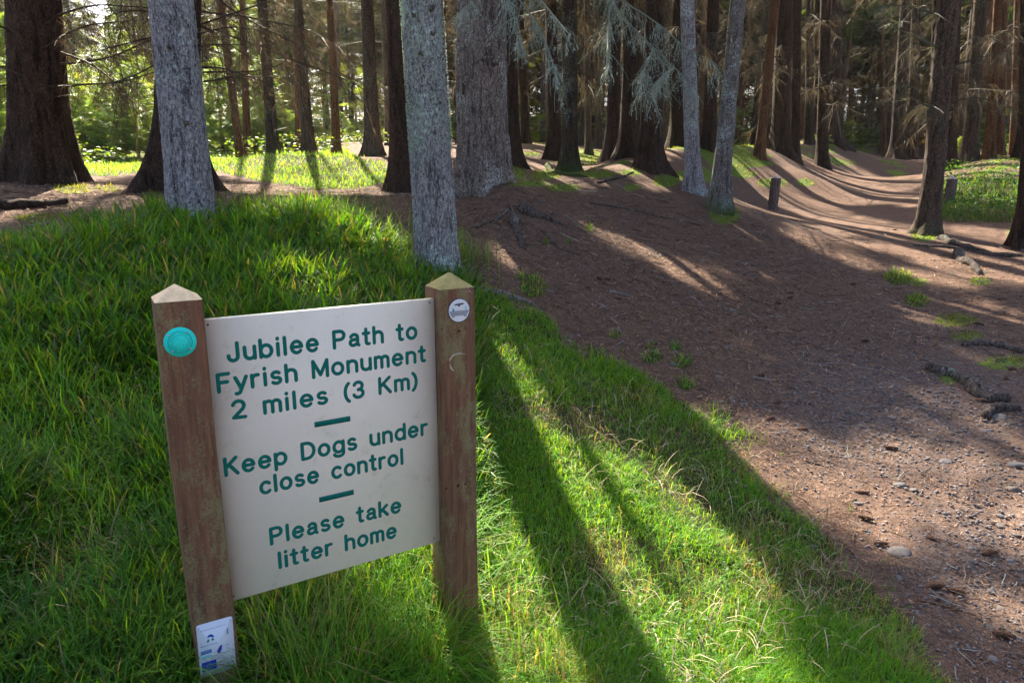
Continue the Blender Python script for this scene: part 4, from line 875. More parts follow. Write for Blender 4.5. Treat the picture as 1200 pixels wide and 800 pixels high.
bough(tr_, [[(1104, 125), (1085, 126), (1063, 112), (1047, 98)], [(1108, 60), (1085, 50), (1060, 40), (1035, 20)], [(1108, 20), (1080, 12), (1050, 5), (1025, 8)], [(1104, 125), (1130, 112), (1165, 118), (1190, 128)], [(1108, 80), (1140, 70), (1180, 60)]], 9.8, 9.3, M['twig'], .014, 22, .5, (.10, .11, .08), .4)
bare = (.075, .055, .04)
bough(T['t1'][0], [[(72, 76), (130, 68), (175, 46), (215, 38)], [(76, 101), (140, 97), (182, 84)], [(20, 80), (0, 78), (-30, 76)], [(22, 101), (0, 100), (-30, 102)], [(60, 50), (100, 30), (150, 24)], [(65, 60), (110, 75), (150, 110), (160, 130)], [(60, 20), (120, 5), (180, 10)], [(20, 40), (0, 30), (-30, 28)]], 7.9, 7.4, M['twig'], .013, 26, .75, bare, .55, wid=1.1)
bough(T['t3'][0], [[(236, 79), (262, 79), (288, 88), (322, 99)], [(237, 84), (300, 84), (332, 75)], [(233, 57), (245, 50), (290, 54)], [(240, 96), (280, 88), (303, 92)], [(250, -5), (300, 30), (350, 52), (400, 88)], [(233, 13), (303, 22), (371, 37), (405, 66)], [(236, 40), (270, 30), (310, 36)], [(206, 60), (160, 90), (120, 100)], [(206, 40), (150, 50), (110, 60)], [(206, 20), (160, 10), (120, 20)], [(235, 30), (290, 10), (340, -5)]], 7.0, 6.4, M['twig'], .010, 24, .65, bare, .45, wid=.9)
for tt_, n_ in ((T['t1'], 34), (T['t3'], 24), (T['t5'], 8)):
    for k in range(n_):
        h = rng.uniform(1.5, 4.2) if tt_ is not T['t5'] else rng.uniform(2.4, 4.5); th = rng.uniform(0, 2*PI)
        if tt_ is T['t3'] and math.sin(th) < -.2: th = -th
        if tt_ is T['t5'] and math.sin(th) < .1: th = -th+.2
        s = rng.uniform(.6, 1.15); part('branch', DEAD[rng.integers(len(DEAD))], tt_[0], Matrix.Translation((0, 0, h)) @ Matrix.Rotation(th, 4, 'Z') @ Matrix.Rotation(rng.uniform(-.1, .5), 4, 'Y') @ Matrix.Diagonal((s, s, s, 1)))

def stubs(tt_, n, h0, h1, mat, a0=-2.7, a1=-.4):
    t, r0, lean = tt_
    for k in range(n):
        h = rng.uniform(h0, h1); th = rng.uniform(a0, a1); rr = r0*1.0*np.clip(1-h/18, .02, 1)**.75; c = np.array([lean[0]*h+rr*math.cos(th), rr*math.sin(th), h]); d = np.array([math.cos(th), math.sin(th), rng.uniform(-.1, .5)]); l = rng.uniform(.02, .05); r = rng.uniform(.009, .018)
        V, Q = tube([c-d*.03, c+d*l*.3, c+d*l, c+d*l*1.02], [r*1.7, r*1.1, r*.8, r*.2], 8); V = V+rng.normal(0, r*.08, V.shape); mesh('branch_stub', V, Q, mat, t, True)
stubs(T['t2'], 11, .5, 3.2, M['big']); stubs(T['t4'], 9, .9, 3.2, M['big']); stubs(T['t5'], 16, .6, 3.8, M['root']); stubs(T['t1'], 8, .8, 3.6, M['dark'])
thin_dead()
# ------------------------------------------------------------------ lichen flakes on the two pale trunks
def flakes(tt_, n, h0, h1, col, size, name='lichen'):
    t, r0, lean = tt_; h = rng.uniform(h0, h1, n); th = rng.uniform(-PI, 0.3, n); H = 17
    keep = fbm(th*2+5, h*3, 77, 3) > .42; h = h[keep]; th = th[keep]; n = len(h)
    rr = r0*1.03*np.clip(1-h/(H+1), .02, 1)**.75*1.02; c = np.c_[lean[0]*h+rr*np.cos(th), rr*np.sin(th), h]
    nrm = np.c_[np.cos(th), np.sin(th), np.zeros(n)]; tg = np.c_[-np.sin(th), np.cos(th), np.zeros(n)]; s = rng.uniform(.4, 1, n)[:, None]*size; up = np.array([[0, 0, 1.]])
    V = np.stack([c-tg*s, c+tg*s*rng.uniform(.5, 1, (n, 1)), c+up*s*1.2+nrm*s*rng.uniform(.4, 1.3, (n, 1)), c-up*s*.8+nrm*s*.5, c+nrm*s*.9-tg*s*.8], 1).reshape(-1, 3)
    i = np.arange(n)[:, None]*5; Tt = np.concatenate([i+[0, 1, 2], i+[0, 3, 1], i+[0, 2, 4]])
    a = Acc(); a.add(V, None, Tt, np.repeat(np.array(col)[None]*rng.uniform(.7, 1.25, (n, 1)), 5, axis=0)); o = a.build(name, M['lichentuft'], t); o['kind'] = 'stuff'
flakes(T['t4'], 4600, .8, 3.0, (.36, .47, .41), .008); flakes(T['t4'], 2600, .0, 1.5, (.55, .55, .56), .005); flakes(T['t2'], 2600, .1, 3, (.46, .50, .50), .005); flakes(T['t5'], 2600, .2, 3.6, (.34, .37, .34), .007)


# ------------------------------------------------------------------ grass
def blades(P, h, w, col, az, bend, segs=3, fold=0):
    n = len(P); t = np.linspace(0, 1, segs+1)
    d = np.c_[np.cos(az), np.sin(az), np.zeros(n)]; sdv = np.c_[-np.sin(az), np.cos(az), np.zeros(n)]
    ca = bend[:, None]*t[None]                                   # angle from vertical along the blade
    zz = np.cumsum(np.cos(ca), 1)-1; xx = np.cumsum(np.sin(ca), 1)-np.sin(ca[:, :1])
    C = P[:, None]+(d[:, None]*xx[..., None]+np.array([0, 0, 1.])*zz[..., None])*(h/segs)[:, None, None]
    ww = w[:, None]*np.array([.8, 1, .75, 0] if segs == 3 else ([.9, .8, 0] if segs == 2 else [.8, 1, .95, .65, 0]))[None]
    Lf = C-sdv[:, None]*ww[..., None]; Rt = C+sdv[:, None]*ww[..., None]
    V = np.concatenate([np.stack([Lf[:, :-1], Rt[:, :-1]], 2).reshape(n, -1, 3), C[:, -1:]], 1); m = V.shape[1]
    b = (np.arange(n)*m)[:, None]; q = np.arange(segs-1)[None]*2
    Q = np.stack([b+q, b+q+1, b+q+3, b+q+2], -1).reshape(-1, 4); Tt = np.stack([b+m-3, b+m-2, b+m-1], -1).reshape(-1, 3)
    blade_tone = np.concatenate([np.repeat(np.linspace(.65, 1.1, segs), 2), [1.15]])  # blade colour runs darker at the foot, paler at the tip
    C_ = (col[:, None]*blade_tone[None, :, None]).reshape(-1, 3)
    return V.reshape(-1, 3), Q, Tt, C_
def polar(n, r0, r1, a0, a1):
    r = np.exp(rng.uniform(math.log(r0), math.log(r1), n)); a = np.radians(rng.uniform(a0, a1, n)); return r*np.sin(a), r*np.cos(a), r
signxy = np.array([(SB[0], SB[1])])
def inpost(x, y):
    s = x*DV[0]+y*DV[1]; q = x*NV[0]+y*NV[1]-C0
    return ((np.abs(s-.136) < .056) | (np.abs(s-.824) < .059)) & (q < .045) & (q > -.067)
PLP = DV*.14+NV*C0
def inpost(x, y, _f=inpost): return _f(x, y) | (np.hypot(x-PLP[0]-NV[0]*.16, y-PLP[1]-NV[1]*.16) < .13)
def zpt(x, y): return np.c_[x, y, ground0(x, y)-.004]
def grasscol(n, base, var, straw):
    c = np.array(base)[None]*rng.uniform(1-var, 1+var, (n, 1)); c[:, 0] *= rng.uniform(.7, 1.45, n); s = rng.random(n) < straw
    c[s] = np.array((.19, .21, .12))*rng.uniform(.6, 1.2, (s.sum(), 1)); return c
# long arching grass on the bank, in tussocks
x, y, r = polar(11500, 1.0, 8.5, -62, 12); z = ground0(x, y); g_, _, u, v, zc = masks(x, y, z)
lush = fbm(x*1.6, y*1.6, 41, 3)
ok = inpoly(u, v, GR_BANK) & (g_ > .3) & (zc > .3) & (lush > .36); ok &= ~((u > 395) & (v > 300) & (rng.random(len(u)) > .6)) 
x, y, r, lush = x[ok], y[ok], r[ok], lush[ok]; k = 26; n = len(x)*k
cx_ = np.repeat(x, k)+rng.normal(0, .035, n); cy_ = np.repeat(y, k)+rng.normal(0, .035, n); rk = np.repeat(r, k)
az = np.arctan2(cy_-np.repeat(y, k), cx_-np.repeat(x, k))+rng.normal(0, .5, n)
h = rng.uniform(.07, .21, n)*np.repeat(np.clip(.65+lush, .6, 1.4), k)*np.where(np.hypot(cx_-SB[0]-.3, cy_-SB[1]) < .8, .75, 1); w_ = rng.uniform(.002, .0058, n)*np.clip(rk/3.2, .8, 1.7)
okb = ~inpost(cx_, cy_); cx_, cy_, az, h, w_ = cx_[okb], cy_[okb], az[okb], h[okb], w_[okb]; n = len(h)
a = Acc(); tuftc = np.repeat(rng.uniform(.75, 1.25, len(x)), k)[okb]
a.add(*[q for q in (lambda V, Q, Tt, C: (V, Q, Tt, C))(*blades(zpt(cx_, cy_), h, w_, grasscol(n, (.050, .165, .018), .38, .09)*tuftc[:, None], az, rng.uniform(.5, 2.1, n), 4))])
o = a.build('long_grass', M['grass']); o['kind'] = 'stuff'; o['label'] = 'long arching green grass on the bank behind the sign'; o['category'] = 'grass'; print('tussock blades', n)
# short turf
x, y, r = polar(620000, 1.2, 9, -55, 42); z = ground0(x, y); g_, _, u, v, zc = masks(x, y, z)
lawn = inpoly(u, v, GR_LAWN); bank = inpoly(u, v, GR_BANK); dn = fbm(x*2.2, y*2.2, 61, 4)
ok = (g_ > .25) & (zc > .3) & (rng.random(len(x)) < np.where(g_ < .5, .28, 1)) & (rng.random(len(x)) < np.clip((dn-.24)*3.6, .22, 1)) & (lawn | (rng.random(len(x)) < .30)) & ~inpost(x, y)
x, y, r, lawn, bank, u, v, dn = [q[ok] for q in (x, y, r, lawn, bank, u, v, dn)]; n = len(x)
edge = np.clip(fbm(x*4, y*4, 91, 2)*1.2, .3, 1)
postgrass = np.exp(-(np.hypot(x-SB[0]-.15, y-SB[1]-.1)/.5)**2)
h = rng.uniform(.028, .082, n)*(.6+.8*edge)*(1+1.3*postgrass)*np.where(bank, 2.3, 1); w_ = rng.uniform(.0006, .0015, n)*np.where(bank, 1.6, 1)*np.clip(r/2.3, .8, 3)
base = grasscol(n, (.105, .29, .022), .3, .05); dry = (fbm(x*3.1, y*3.1, 95, 3) > .60) & (rng.random(n) < .4); base[dry] = np.array((.28, .27, .14))*rng.uniform(.6, 1.2, (dry.sum(), 1))
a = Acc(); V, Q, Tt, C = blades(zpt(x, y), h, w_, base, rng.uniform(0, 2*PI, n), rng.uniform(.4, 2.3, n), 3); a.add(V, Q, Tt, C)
o = a.build('short_grass', M['grass']); o['kind'] = 'stuff'; o['label'] = 'short trampled green grass beside the path'; o['category'] = 'grass'; print('turf blades', n)
# taller blades, seed stalks round the posts
a = Acc(); cnt = 0
for (cx0, cy0, sg, n, hl, hh_) in ((SB[0]+.42, SB[1]+.22, .10, 230, .10, .26), (SB[0]-.1, SB[1]+.10, .28, 750, .08, .25), (SB[0]-.42, SB[1]-.22, .10, 110, .08, .2), (SB[0]+.62, SB[1]+.1, .12, 160, .08, .2), (at(470, 320, 4.9)[0], 4.9, .28, 500, .1, .28), (at(540, 330, 5.1)[0], 5.15, .12, 180, .1, .26), (at(375, 260, 5.6)[0], 5.5, .35, 900, .12, .26)):
    x = rng.normal(cx0, sg, n); y = rng.normal(cy0, sg, n); ok = ~inpost(x, y); x, y = x[ok], y[ok]; n = len(x)
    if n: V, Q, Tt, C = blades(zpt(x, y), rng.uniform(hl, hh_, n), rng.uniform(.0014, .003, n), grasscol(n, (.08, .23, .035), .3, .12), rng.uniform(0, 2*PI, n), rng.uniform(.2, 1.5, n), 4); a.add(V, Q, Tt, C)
o = a.build('tall_grass', M['grass']); o['kind'] = 'stuff'; o['label'] = 'taller grass blades growing round the sign posts'; o['category'] = 'grass'
a = Acc()
x, y, r = polar(1500, 1.5, 3.6, -22, 24); z = ground0(x, y); g_, _, u, v, zc = masks(x, y, z); ok = (g_ > .4) & (inpoly(u, v, GR_LAWN) | (np.hypot(x-SB[0], y-SB[1]) < .5)) & (u > 470) & ~inpost(x, y)
for xx, yy in zip(x[ok][:260], y[ok][:260]):
    hh_ = rng.uniform(.07, .15); W = wander((xx, yy, float(gz(xx, yy)[0])-.01), (rng.normal(0, .25), rng.normal(0, .25), 1), hh_, 4, .2, .1); c = np.array((.30, .36, .20))*rng.uniform(.6, 1.2)
    strip(a, W, .0006, .0005, c*.6)
    m_ = 12; q_ = W[-1]-(W[-1]-W[-2])*rng.random((m_, 1))*1.3+rng.normal(0, .005, (m_, 3)); sd_ = rng.normal(0, .0012, (m_, 3)); a.add(np.stack([q_-sd_, q_+sd_, q_+[0, 0, .003]+rng.normal(0, .0015, (m_, 3))], 1).reshape(-1, 3), None, np.arange(3*m_).reshape(-1, 3), c)
o = a.build('seed_heads', M['grass']); o['kind'] = 'stuff'; o['label'] = 'pale feathery seed heads standing over the short grass'; o['category'] = 'grass'
# glade and roadside greenery further off
x, y, r = polar(190000, 6, 34, -48, 46); z = ground0(x, y); g_, m_, u, v, zc = masks(x, y, z)
gl = inpoly(u, v, GR_GLADE); rt = inpoly(u, v, GR_RIGHT); ok = ((gl | rt | (g_ > .5)) & (g_ > .2)) | ((m_ > .35) & (rng.random(len(x)) < .8)); 
x, y, r, gl, rt, m_, g_ = [q[ok] for q in (x, y, r, gl, rt, m_, g_)]; n = len(x)
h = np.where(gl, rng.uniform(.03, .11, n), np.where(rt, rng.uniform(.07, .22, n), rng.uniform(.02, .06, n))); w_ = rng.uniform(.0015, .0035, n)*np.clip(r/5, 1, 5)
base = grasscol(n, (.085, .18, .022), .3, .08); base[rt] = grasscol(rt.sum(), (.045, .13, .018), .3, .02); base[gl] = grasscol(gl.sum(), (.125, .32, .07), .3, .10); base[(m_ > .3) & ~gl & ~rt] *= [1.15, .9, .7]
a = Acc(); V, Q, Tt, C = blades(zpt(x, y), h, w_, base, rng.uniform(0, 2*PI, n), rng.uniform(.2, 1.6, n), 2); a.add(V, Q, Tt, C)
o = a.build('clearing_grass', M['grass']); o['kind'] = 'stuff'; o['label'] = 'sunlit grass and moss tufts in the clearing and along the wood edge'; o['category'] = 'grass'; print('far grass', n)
# blaeberry-like undergrowth right of the path
def leafscatter(n, P, size, col, name, label):
    d = rng.normal(0, 1, (n, 3)); d[:, 2] = np.abs(d[:, 2])*.3; d /= np.linalg.norm(d, axis=1)[:, None]; s = np.cross(d, rng.normal(0, .4, (n, 3))+[0, 0, 1]); s /= np.linalg.norm(s, axis=1)[:, None]; sz_ = (rng.uniform(.6, 1.3, n)*size)[:, None]
    V = np.stack([P, P+d*sz_*.5+s*sz_*.3, P+d*sz_, P+d*sz_*.5-s*sz_*.3], 1).reshape(-1, 3); Q = np.arange(4*n).reshape(-1, 4)
    a = Acc(); a.add(V, Q, None, np.repeat(col, 4, axis=0)); o = a.build(name, M['leaf']); o['kind'] = 'stuff'; o['label'] = label; o['category'] = 'undergrowth'; return o
n = 90000; x = rng.uniform(6.5, 20, n); y = rng.uniform(9.5, 22, n); z = ground0(x, y); _, _, u, v, zc = masks(x, y, z); ok = inpoly(u, v, [(1097, 252), (1097, 206), (1200, 200), (2500, 190), (2500, 290), (1230, 272)]) & (fbm(x*1.3, y*1.3, 303, 2) > .25)
x, y, z = x[ok], y[ok], z[ok]; n = len(x); hh_ = (.10+.38*fbm(x*1.1, y*1.1, 305, 3))*np.where(np.hypot(x-at(1110, 250, 12.3)[0], y-11.6) < .7, .3, 1)
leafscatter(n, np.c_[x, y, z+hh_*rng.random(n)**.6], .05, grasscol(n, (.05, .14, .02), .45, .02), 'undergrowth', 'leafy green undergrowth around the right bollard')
n = 26000; x = rng.uniform(-22, -2, n); y = rng.uniform(13, 30, n); z = ground0(x, y); ok = fbm(x*.7, y*.7, 313, 3) > .5; x, y, z = x[ok], y[ok], z[ok]; n = len(x); hh_ = .15+.6*fbm(x*.9, y*.9, 315, 3)
leafscatter(n, np.c_[x, y, z+hh_*rng.random(n)**.6], .09, grasscol(n, (.11, .20, .03), .3, .08), 'bracken', 'bright green low growth at the back of the sunny clearing')

x, y, r = polar(16000, 1.2, 7, -60, 30); z = ground0(x, y); g_, _, u, v, zc = masks(x, y, z); ok = (g_ > .4) & (zc > .3) & (fbm(x*2.5, y*2.5, 321, 3) > .52) & ~inpost(x, y); x, y, z = x[ok], y[ok], z[ok]; n = len(x)
leafscatter(n, np.c_[x, y, z+rng.uniform(.01, .07, n)], .016, grasscol(n, (.06, .17, .03), .4, .10), 'clover', 'small clover and weed leaves among the grass blades')
x, y, r = polar(9000, 1.2, 7, -60, 30); z = ground0(x, y); g_, _, u, v, zc = masks(x, y, z); ok = (g_ > .3) & (zc > .3) & (fbm(x*1.7, y*1.7, 331, 3) > .5) & ~inpost(x, y); x, y, z = x[ok], y[ok], z[ok]; n = len(x)
a = Acc(); V, Q, Tt, C = blades(np.c_[x, y, z], rng.uniform(.06, .22, n), rng.uniform(.0008, .0018, n), np.array((.36, .30, .19))[None]*rng.uniform(.5, 1.2, (n, 1)), rng.uniform(0, 2*PI, n), rng.uniform(1.0, 2.8, n), 4); a.add(V, Q, Tt, C)
o = a.build('dead_grass', M['litter']); o['kind'] = 'stuff'; o['label'] = 'dry straw stems tangled through the green grass'; o['category'] = 'grass'
# ------------------------------------------------------------------ young conifers in the clearing
def young(Hh, R, nb, base):
    a = Acc(); V, Q = tube([(0, 0, -.1), (0, 0, Hh*.5), (0, 0, Hh)], [.035, .022, .004], 6)
    z = Hh*(.06+.92*rng.random(nb)**1.1); th = rng.uniform(0, 2*PI, nb); rad = R*(1-z/Hh)**.8+.05; f = rng.uniform(.15, .75, nb)
    P = np.c_[rad*f*np.cos(th), rad*f*np.sin(th), z]; D = np.c_[np.cos(th), np.sin(th), .25+rng.normal(0, .2, nb)]
    Vf, Tf, Cf = fronds(P, D, (rad*.34+.07)*rng.uniform(.7, 1.2, nb), needlecol(nb, base, .3))
    a2 = Acc(); a2.add(Vf, None, Tf, Cf); tm = mesh('trunk', V, Q, M['mid'], smooth=True, link=False)
    return tm, a2.build('foliage', M['needle'], link=False)
YT = [young(1.6, .8, 650, (.20, .32, .09)), young(2.3, .95, 800, (.17, .29, .08)), young(1.1, .7, 450, (.22, .34, .09)), young(3.6, 1.2, 1000, (.15, .25, .07))]
ny_ = 0
for k in range(400):
    if ny_ >= 60: break
    y = rng.uniform(15.5, 32); u = rng.uniform(-160, 470); x = at(u, 215, y)[0]
    if y < 20 and 235 < u < 470: continue
    if 330 < u < 420 and y < 27: continue
    if u > 425 and y < 26: continue
    if min((x-a)**2+(y-b)**2 for a, b in placed) < .6: continue
    placed.append((x, y)); tm, fm = YT[rng.integers(4) if y > 22 else rng.integers(3)]; s = rng.uniform(.9, 1.6)
    t = thing('young_conifer', (x, y, float(gz(x, y)[0])), 'bushy light green young conifer at the back of the sunny clearing', 'young tree', 'young conifers in the sunny clearing', rng.uniform(0, 6)); t.scale = (s, s, s)
    part('trunk', tm, t); part('foliage', fm, t); ny_ += 1
for (u, y, s, q, lb) in ((1172, 20, .8, 2, 'small bright young conifer behind the undergrowth near the right edge'), (1120, 24, .7, 2, 'small young conifer in the wood beyond the right bollard'), (958, 24.5, .5, 2, 'tiny conifer seedling on the bank at the path bend')):
    x = at(u, 215, y)[0]; t = thing('young_conifer', (x, y, float(gz(x, y)[0])), lb, 'young tree'); t.scale = (s, s, s); part('trunk', YT[q][0], t); part('foliage', YT[q][1], t)

# ------------------------------------------------------------------ bollards
mbol = bark('bollard_timber', (.17, .12, .115), (.32, .24, .23), (.3, .28, .28), .1, 60); mbolt = plain('bollard_top', (.34, .30, .29), .9, .2, .3, 60)
for (u, v, Y, lb, tilt) in ((905, 246, 12, 'short square wooden bollard left of the path below the mossy bank', .05), (1110, 250, 12.3, 'short square wooden bollard right of the path in the undergrowth', .03)):
    x = at(u, v, Y)[0]; z = float(gz(x, Y)[0]); ztop = at(u, 205 if u < 1000 else 206, Y)[2]; hb = ztop-z
    t = thing('bollard', (x, Y, z), lb, 'bollard', None, .35); t.rotation_euler = (0, tilt, .3); hw = .062
    V = []; 
    for zz in (-.3, hb-.055): V += [(-hw, -hw+.008, zz), (-hw+.008, -hw, zz), (hw-.008, -hw, zz), (hw, -hw+.008, zz), (hw, hw-.008, zz), (hw-.008, hw, zz), (-hw+.008, hw, zz), (-hw, hw-.008, zz)]
    mesh('post', V, np.array([(k, (k+1) % 8, 8+(k+1) % 8, 8+k) for k in range(8)]), mbol, t)
    mesh('post_cap', V[8:]+[(0, 0, hb)], np.array([(k, (k+1) % 8, 8) for k in range(8)]), mbolt, t)

# ------------------------------------------------------------------ stones, cones, twigs, roots on the ground
def stone_mesh(seed, fl=.5):
    r_ = np.random.default_rng(seed); t = (1+5**.5)/2
    V = np.array([(-1, t, 0), (1, t, 0), (-1, -t, 0), (1, -t, 0), (0, -1, t), (0, 1, t), (0, -1, -t), (0, 1, -t), (t, 0, -1), (t, 0, 1), (-t, 0, -1), (-t, 0, 1)], float)/math.sqrt(1+t*t)
    Fc = [(0, 11, 5), (0, 5, 1), (0, 1, 7), (0, 7, 10), (0, 10, 11), (1, 5, 9), (5, 11, 4), (11, 10, 2), (10, 7, 6), (7, 1, 8), (3, 9, 4), (3, 4, 2), (3, 2, 6), (3, 6, 8), (3, 8, 9), (4, 9, 5), (2, 4, 11), (6, 2, 10), (8, 6, 7), (9, 8, 1)]
    return V*(1+r_.normal(0, .16, (12, 1)))*[1, r_.uniform(.6, .9), fl], np.array(Fc)
def subdiv(V, Fc):
    V = [tuple(v) for v in V]; mid = {}; out = []
    def m(a, b):
        k = (min(a, b), max(a, b))
        if k not in mid: mid[k] = len(V); V.append(tuple((np.array(V[a])+np.array(V[b]))/2*1.06))
        return mid[k]
    for a, b, c in Fc: x, y, z = m(a, b), m(b, c), m(c, a); out += [(a, x, z), (b, y, x), (c, z, y), (x, y, z)]
    return np.array(V), np.array(out)
SM = []
for k in range(6):
    V, Fc = subdiv(*stone_mesh(k+3, .45)); V = V+rng.normal(0, .03, V.shape); a = Acc(); c = .45*np.array([(.24, .215, .22), (.30, .27, .26), (.20, .19, .20), (.27, .235, .215), (.33, .31, .31), (.22, .20, .20)][k]); a.add(V, None, Fc, c); SM.append(a.build('stone', M['stone'], link=False, smooth=True))
def hit(u, v):
    r = ray(u, v); t = .5
    for _ in range(400):
        P = np.array([0, 0, CAMH])+r*t; g = float(gz(P[0], P[1])[0]); 
        if P[2] <= g+.001: break
        t += max(.004, (P[2]-g)*.5)
    return P[0], P[1], g
NAMED = [(788, 427, 13, 'smooth grey stone at the grass edge left of the path'), (1053, 646, 30, 'long flat grey stone lying on the path in the lower right'), (1190, 545, 26, 'rounded pale stone at the right edge in the sunlit patch'), (1188, 573, 20, 'flat stone by the right edge just below the rounded pale one'),
 (1006, 589, 15, 'small grey stone beside a dark cone on the path'), (1017, 622, 12, 'reddish flat stone left of the long flat stone'), (1155, 505, 16, 'angular stone next to the roots on the right'), (1108, 540, 18, 'flat stone sunk in the middle of the stony path'), (1096, 700, 11, 'small stone low on the path near the grass'),
 (1010, 500, 14, 'blue grey stone half way up the stony path'), (1055, 567, 20, 'broad flat stone bedded in the path centre'), (950, 640, 12, 'light chip of stone at the lower grass edge'), (1000, 706, 12, 'small brown stone beside the grass edge'), (1170, 488, 20, 'flat stone in the sunlit strip near the roots')]
for k, (u, v, wpx, lb) in enumerate(NAMED):
    x, y, z = hit(u, v); s = wpx*math.hypot(y, 1.3)/800/2
    o = part('stone', SM[k % 6], None); o.location = (x, y, z-s*.06); o.scale = (s, s, s*.8); o.rotation_euler = (rng.normal(0, .12), rng.normal(0, .12), rng.uniform(-.4, .4)); tag(o, lb, 'stone')
ns = 0
for k in range(2000):
    if ns >= 90: break
    u = rng.uniform(840, 1230); v = rng.uniform(400, 800)
    if rng.random() > max(math.exp(-((u-1080)/150)**2-((v-500)/110)**2), math.exp(-((u-1170)/90)**2-((v-640)/150)**2), .08): continue
    if u < 640+.62*(v-300)+ (v > 480)*(v-480)*.5+60: continue
    x, y, z = hit(u, v); s = rng.uniform(.008, .026)
    o = part('stone', SM[rng.integers(6)], None); o.location = (x, y, z-s*.05); o.scale = (s*rng.uniform(.8, 1.3), s, s*.8); o.rotation_euler = (rng.normal(0, .2), rng.normal(0, .2), rng.uniform(0, 6)); tag(o, 'small grey stone scattered over the stony stretch of the path', 'stone', 'loose stones on the path'); ns += 1
# gravel
def scatter_on(n, r0, r1, a0, a1, test):
    x, y, r = polar(n, r0, r1, a0, a1); z = ground0(x, y); g_, m_, u, v, zc = masks(x, y, z); ok = test(x, y, u, v, g_, m_) & (zc > .3); return x[ok], y[ok], z[ok], u[ok], v[ok]
x, y, z, u, v = scatter_on(26000, 1.5, 9, -2, 45, lambda x, y, u, v, g, m: (g < .2) & (rng.random(len(x)) < np.maximum.reduce([np.exp(-((u-1060)/170)**2-((v-480)/110)**2), np.exp(-((u-1160)/120)**2-((v-640)/170)**2), .10*np.ones(len(x))])))
V0, F0 = stone_mesh(1, .6); n = len(x); s = rng.uniform(.0025, .009, n)*np.clip(np.hypot(x, y)/3, .7, 1.6); an = rng.uniform(0, 6, n)
Vx = V0[None]*s[:, None, None]*rng.uniform(.7, 1.3, (n, 12, 1)); ca, sa = np.cos(an)[:, None], np.sin(an)[:, None]
V = np.stack([x[:, None]+Vx[..., 0]*ca-Vx[..., 1]*sa, y[:, None]+Vx[..., 0]*sa+Vx[..., 1]*ca, z[:, None]+Vx[..., 2]+.002], -1).reshape(-1, 3)
a = Acc(); a.add(V, None, (F0[None]+(np.arange(n)*12)[:, None, None]).reshape(-1, 3), np.repeat(np.array((.17, .15, .15))[None]*rng.uniform(.55, 1.35, (n, 1)), 12, axis=0)); o = a.build('gravel', M['stone']); o['kind'] = 'stuff'; o['label'] = 'grey gravel on the path'; print('gravel', n)
# needles and chips
x, y, z, u, v = scatter_on(300000, 1.4, 10, -48, 46, lambda x, y, u, v, g, m: (g < .55) & (rng.random(len(x)) > .75*np.clip((u-820)/200, 0, 1)*np.clip((v-330)/120, 0, 1)))
n = len(x); an = rng.uniform(0, PI, n); l = rng.uniform(.004, .015, n)*np.clip(np.hypot(x, y)/3, .8, 2.2); w_ = rng.uniform(.0005, .0013, n)*np.clip(np.hypot(x, y)/2.5, .8, 2.6)
d = np.c_[np.cos(an), np.sin(an), rng.normal(0, .25, n)]*l[:, None]; s = np.c_[-np.sin(an), np.cos(an), rng.normal(0, .3, n)]*w_[:, None]; P = np.c_[x, y, z+rng.uniform(.001, .012, n)]
tone = np.where(rng.random(n) < .14, 2.1, 1)*rng.uniform(.35, 1.5, n)
a = Acc(); a.add(np.stack([P-d-s, P+d-s*.6, P+d+s*.6, P-d+s], 1).reshape(-1, 3), np.arange(4*n).reshape(-1, 4), None, np.repeat(np.array((.19, .115, .075))[None]*tone[:, None], 4, axis=0)); o = a.build('needle_litter', M['litter']); o['kind'] = 'stuff'; o['label'] = 'fallen brown needles and chips on the slope and path'; print('litter', n)
# small twigs: one heap of debris
a = Acc(); x, y, z, u, v = scatter_on(3600, 1.5, 11, -46, 45, lambda x, y, u, v, g, m: (g < .5))
for q in range(min(len(x), 1700)):
    yq = max(1, y[q]/4); l = rng.uniform(.03, .13)*yq; an = rng.uniform(0, 2*PI); W = wander((x[q], y[q], z[q]+.006), (math.cos(an), math.sin(an), 0), l, 3, 0, .25); W[:, 2] = ground0(W[:, 0], W[:, 1])+.005+rng.uniform(0, .008)
    V, Q = tube(W, [.0022*yq, .0018*yq, .0014*yq, .0008], 4); a.add(V, Q, None, np.array([(.10, .06, .045), (.22, .16, .12), (.30, .31, .28), (.15, .09, .06)][rng.integers(4)])*rng.uniform(.7, 1.2))
o = a.build('twig_debris', M['litter']); o['kind'] = 'stuff'; o['label'] = 'small broken twigs strewn over the forest floor'
# pine cones
def cone_mesh():
    a = Acc(); nr = 11
    for k in range(nr):
        t = k/(nr-1); rad = .34*math.sin(PI*(.12+.83*t))**.7
        for j in range(7):
            th = (j+.5*(k % 2))*2*PI/7+k*.2; c = np.array([-1+2*t, rad*.55*math.cos(th), rad*.55*math.sin(th)]); o_ = np.array([0, math.cos(th), math.sin(th)]); tt = np.array([0, -math.sin(th), math.cos(th)]); ax_ = np.array([1, 0, 0.])
            V = [c-tt*.15, c+tt*.15, c+o_*rad*.75+ax_*.16+tt*.10, c+o_*rad*.75+ax_*.16-tt*.10, c+o_*rad*.45+ax_*.26]; a.add(V, [(0, 1, 2, 3)], [(3, 2, 4)], np.array((.115, .062, .04))*rng.uniform(.7, 1.4))
    V, Q = tube([(-1, 0, 0), (-.5, 0, 0), (.4, 0, 0), (1, 0, 0)], [.06, .17, .15, .03], 8); a.add(V, Q, None, (.04, .022, .016)); return a.build('cone', M['cone'], link=False)
CM = [cone_mesh() for _ in range(3)]
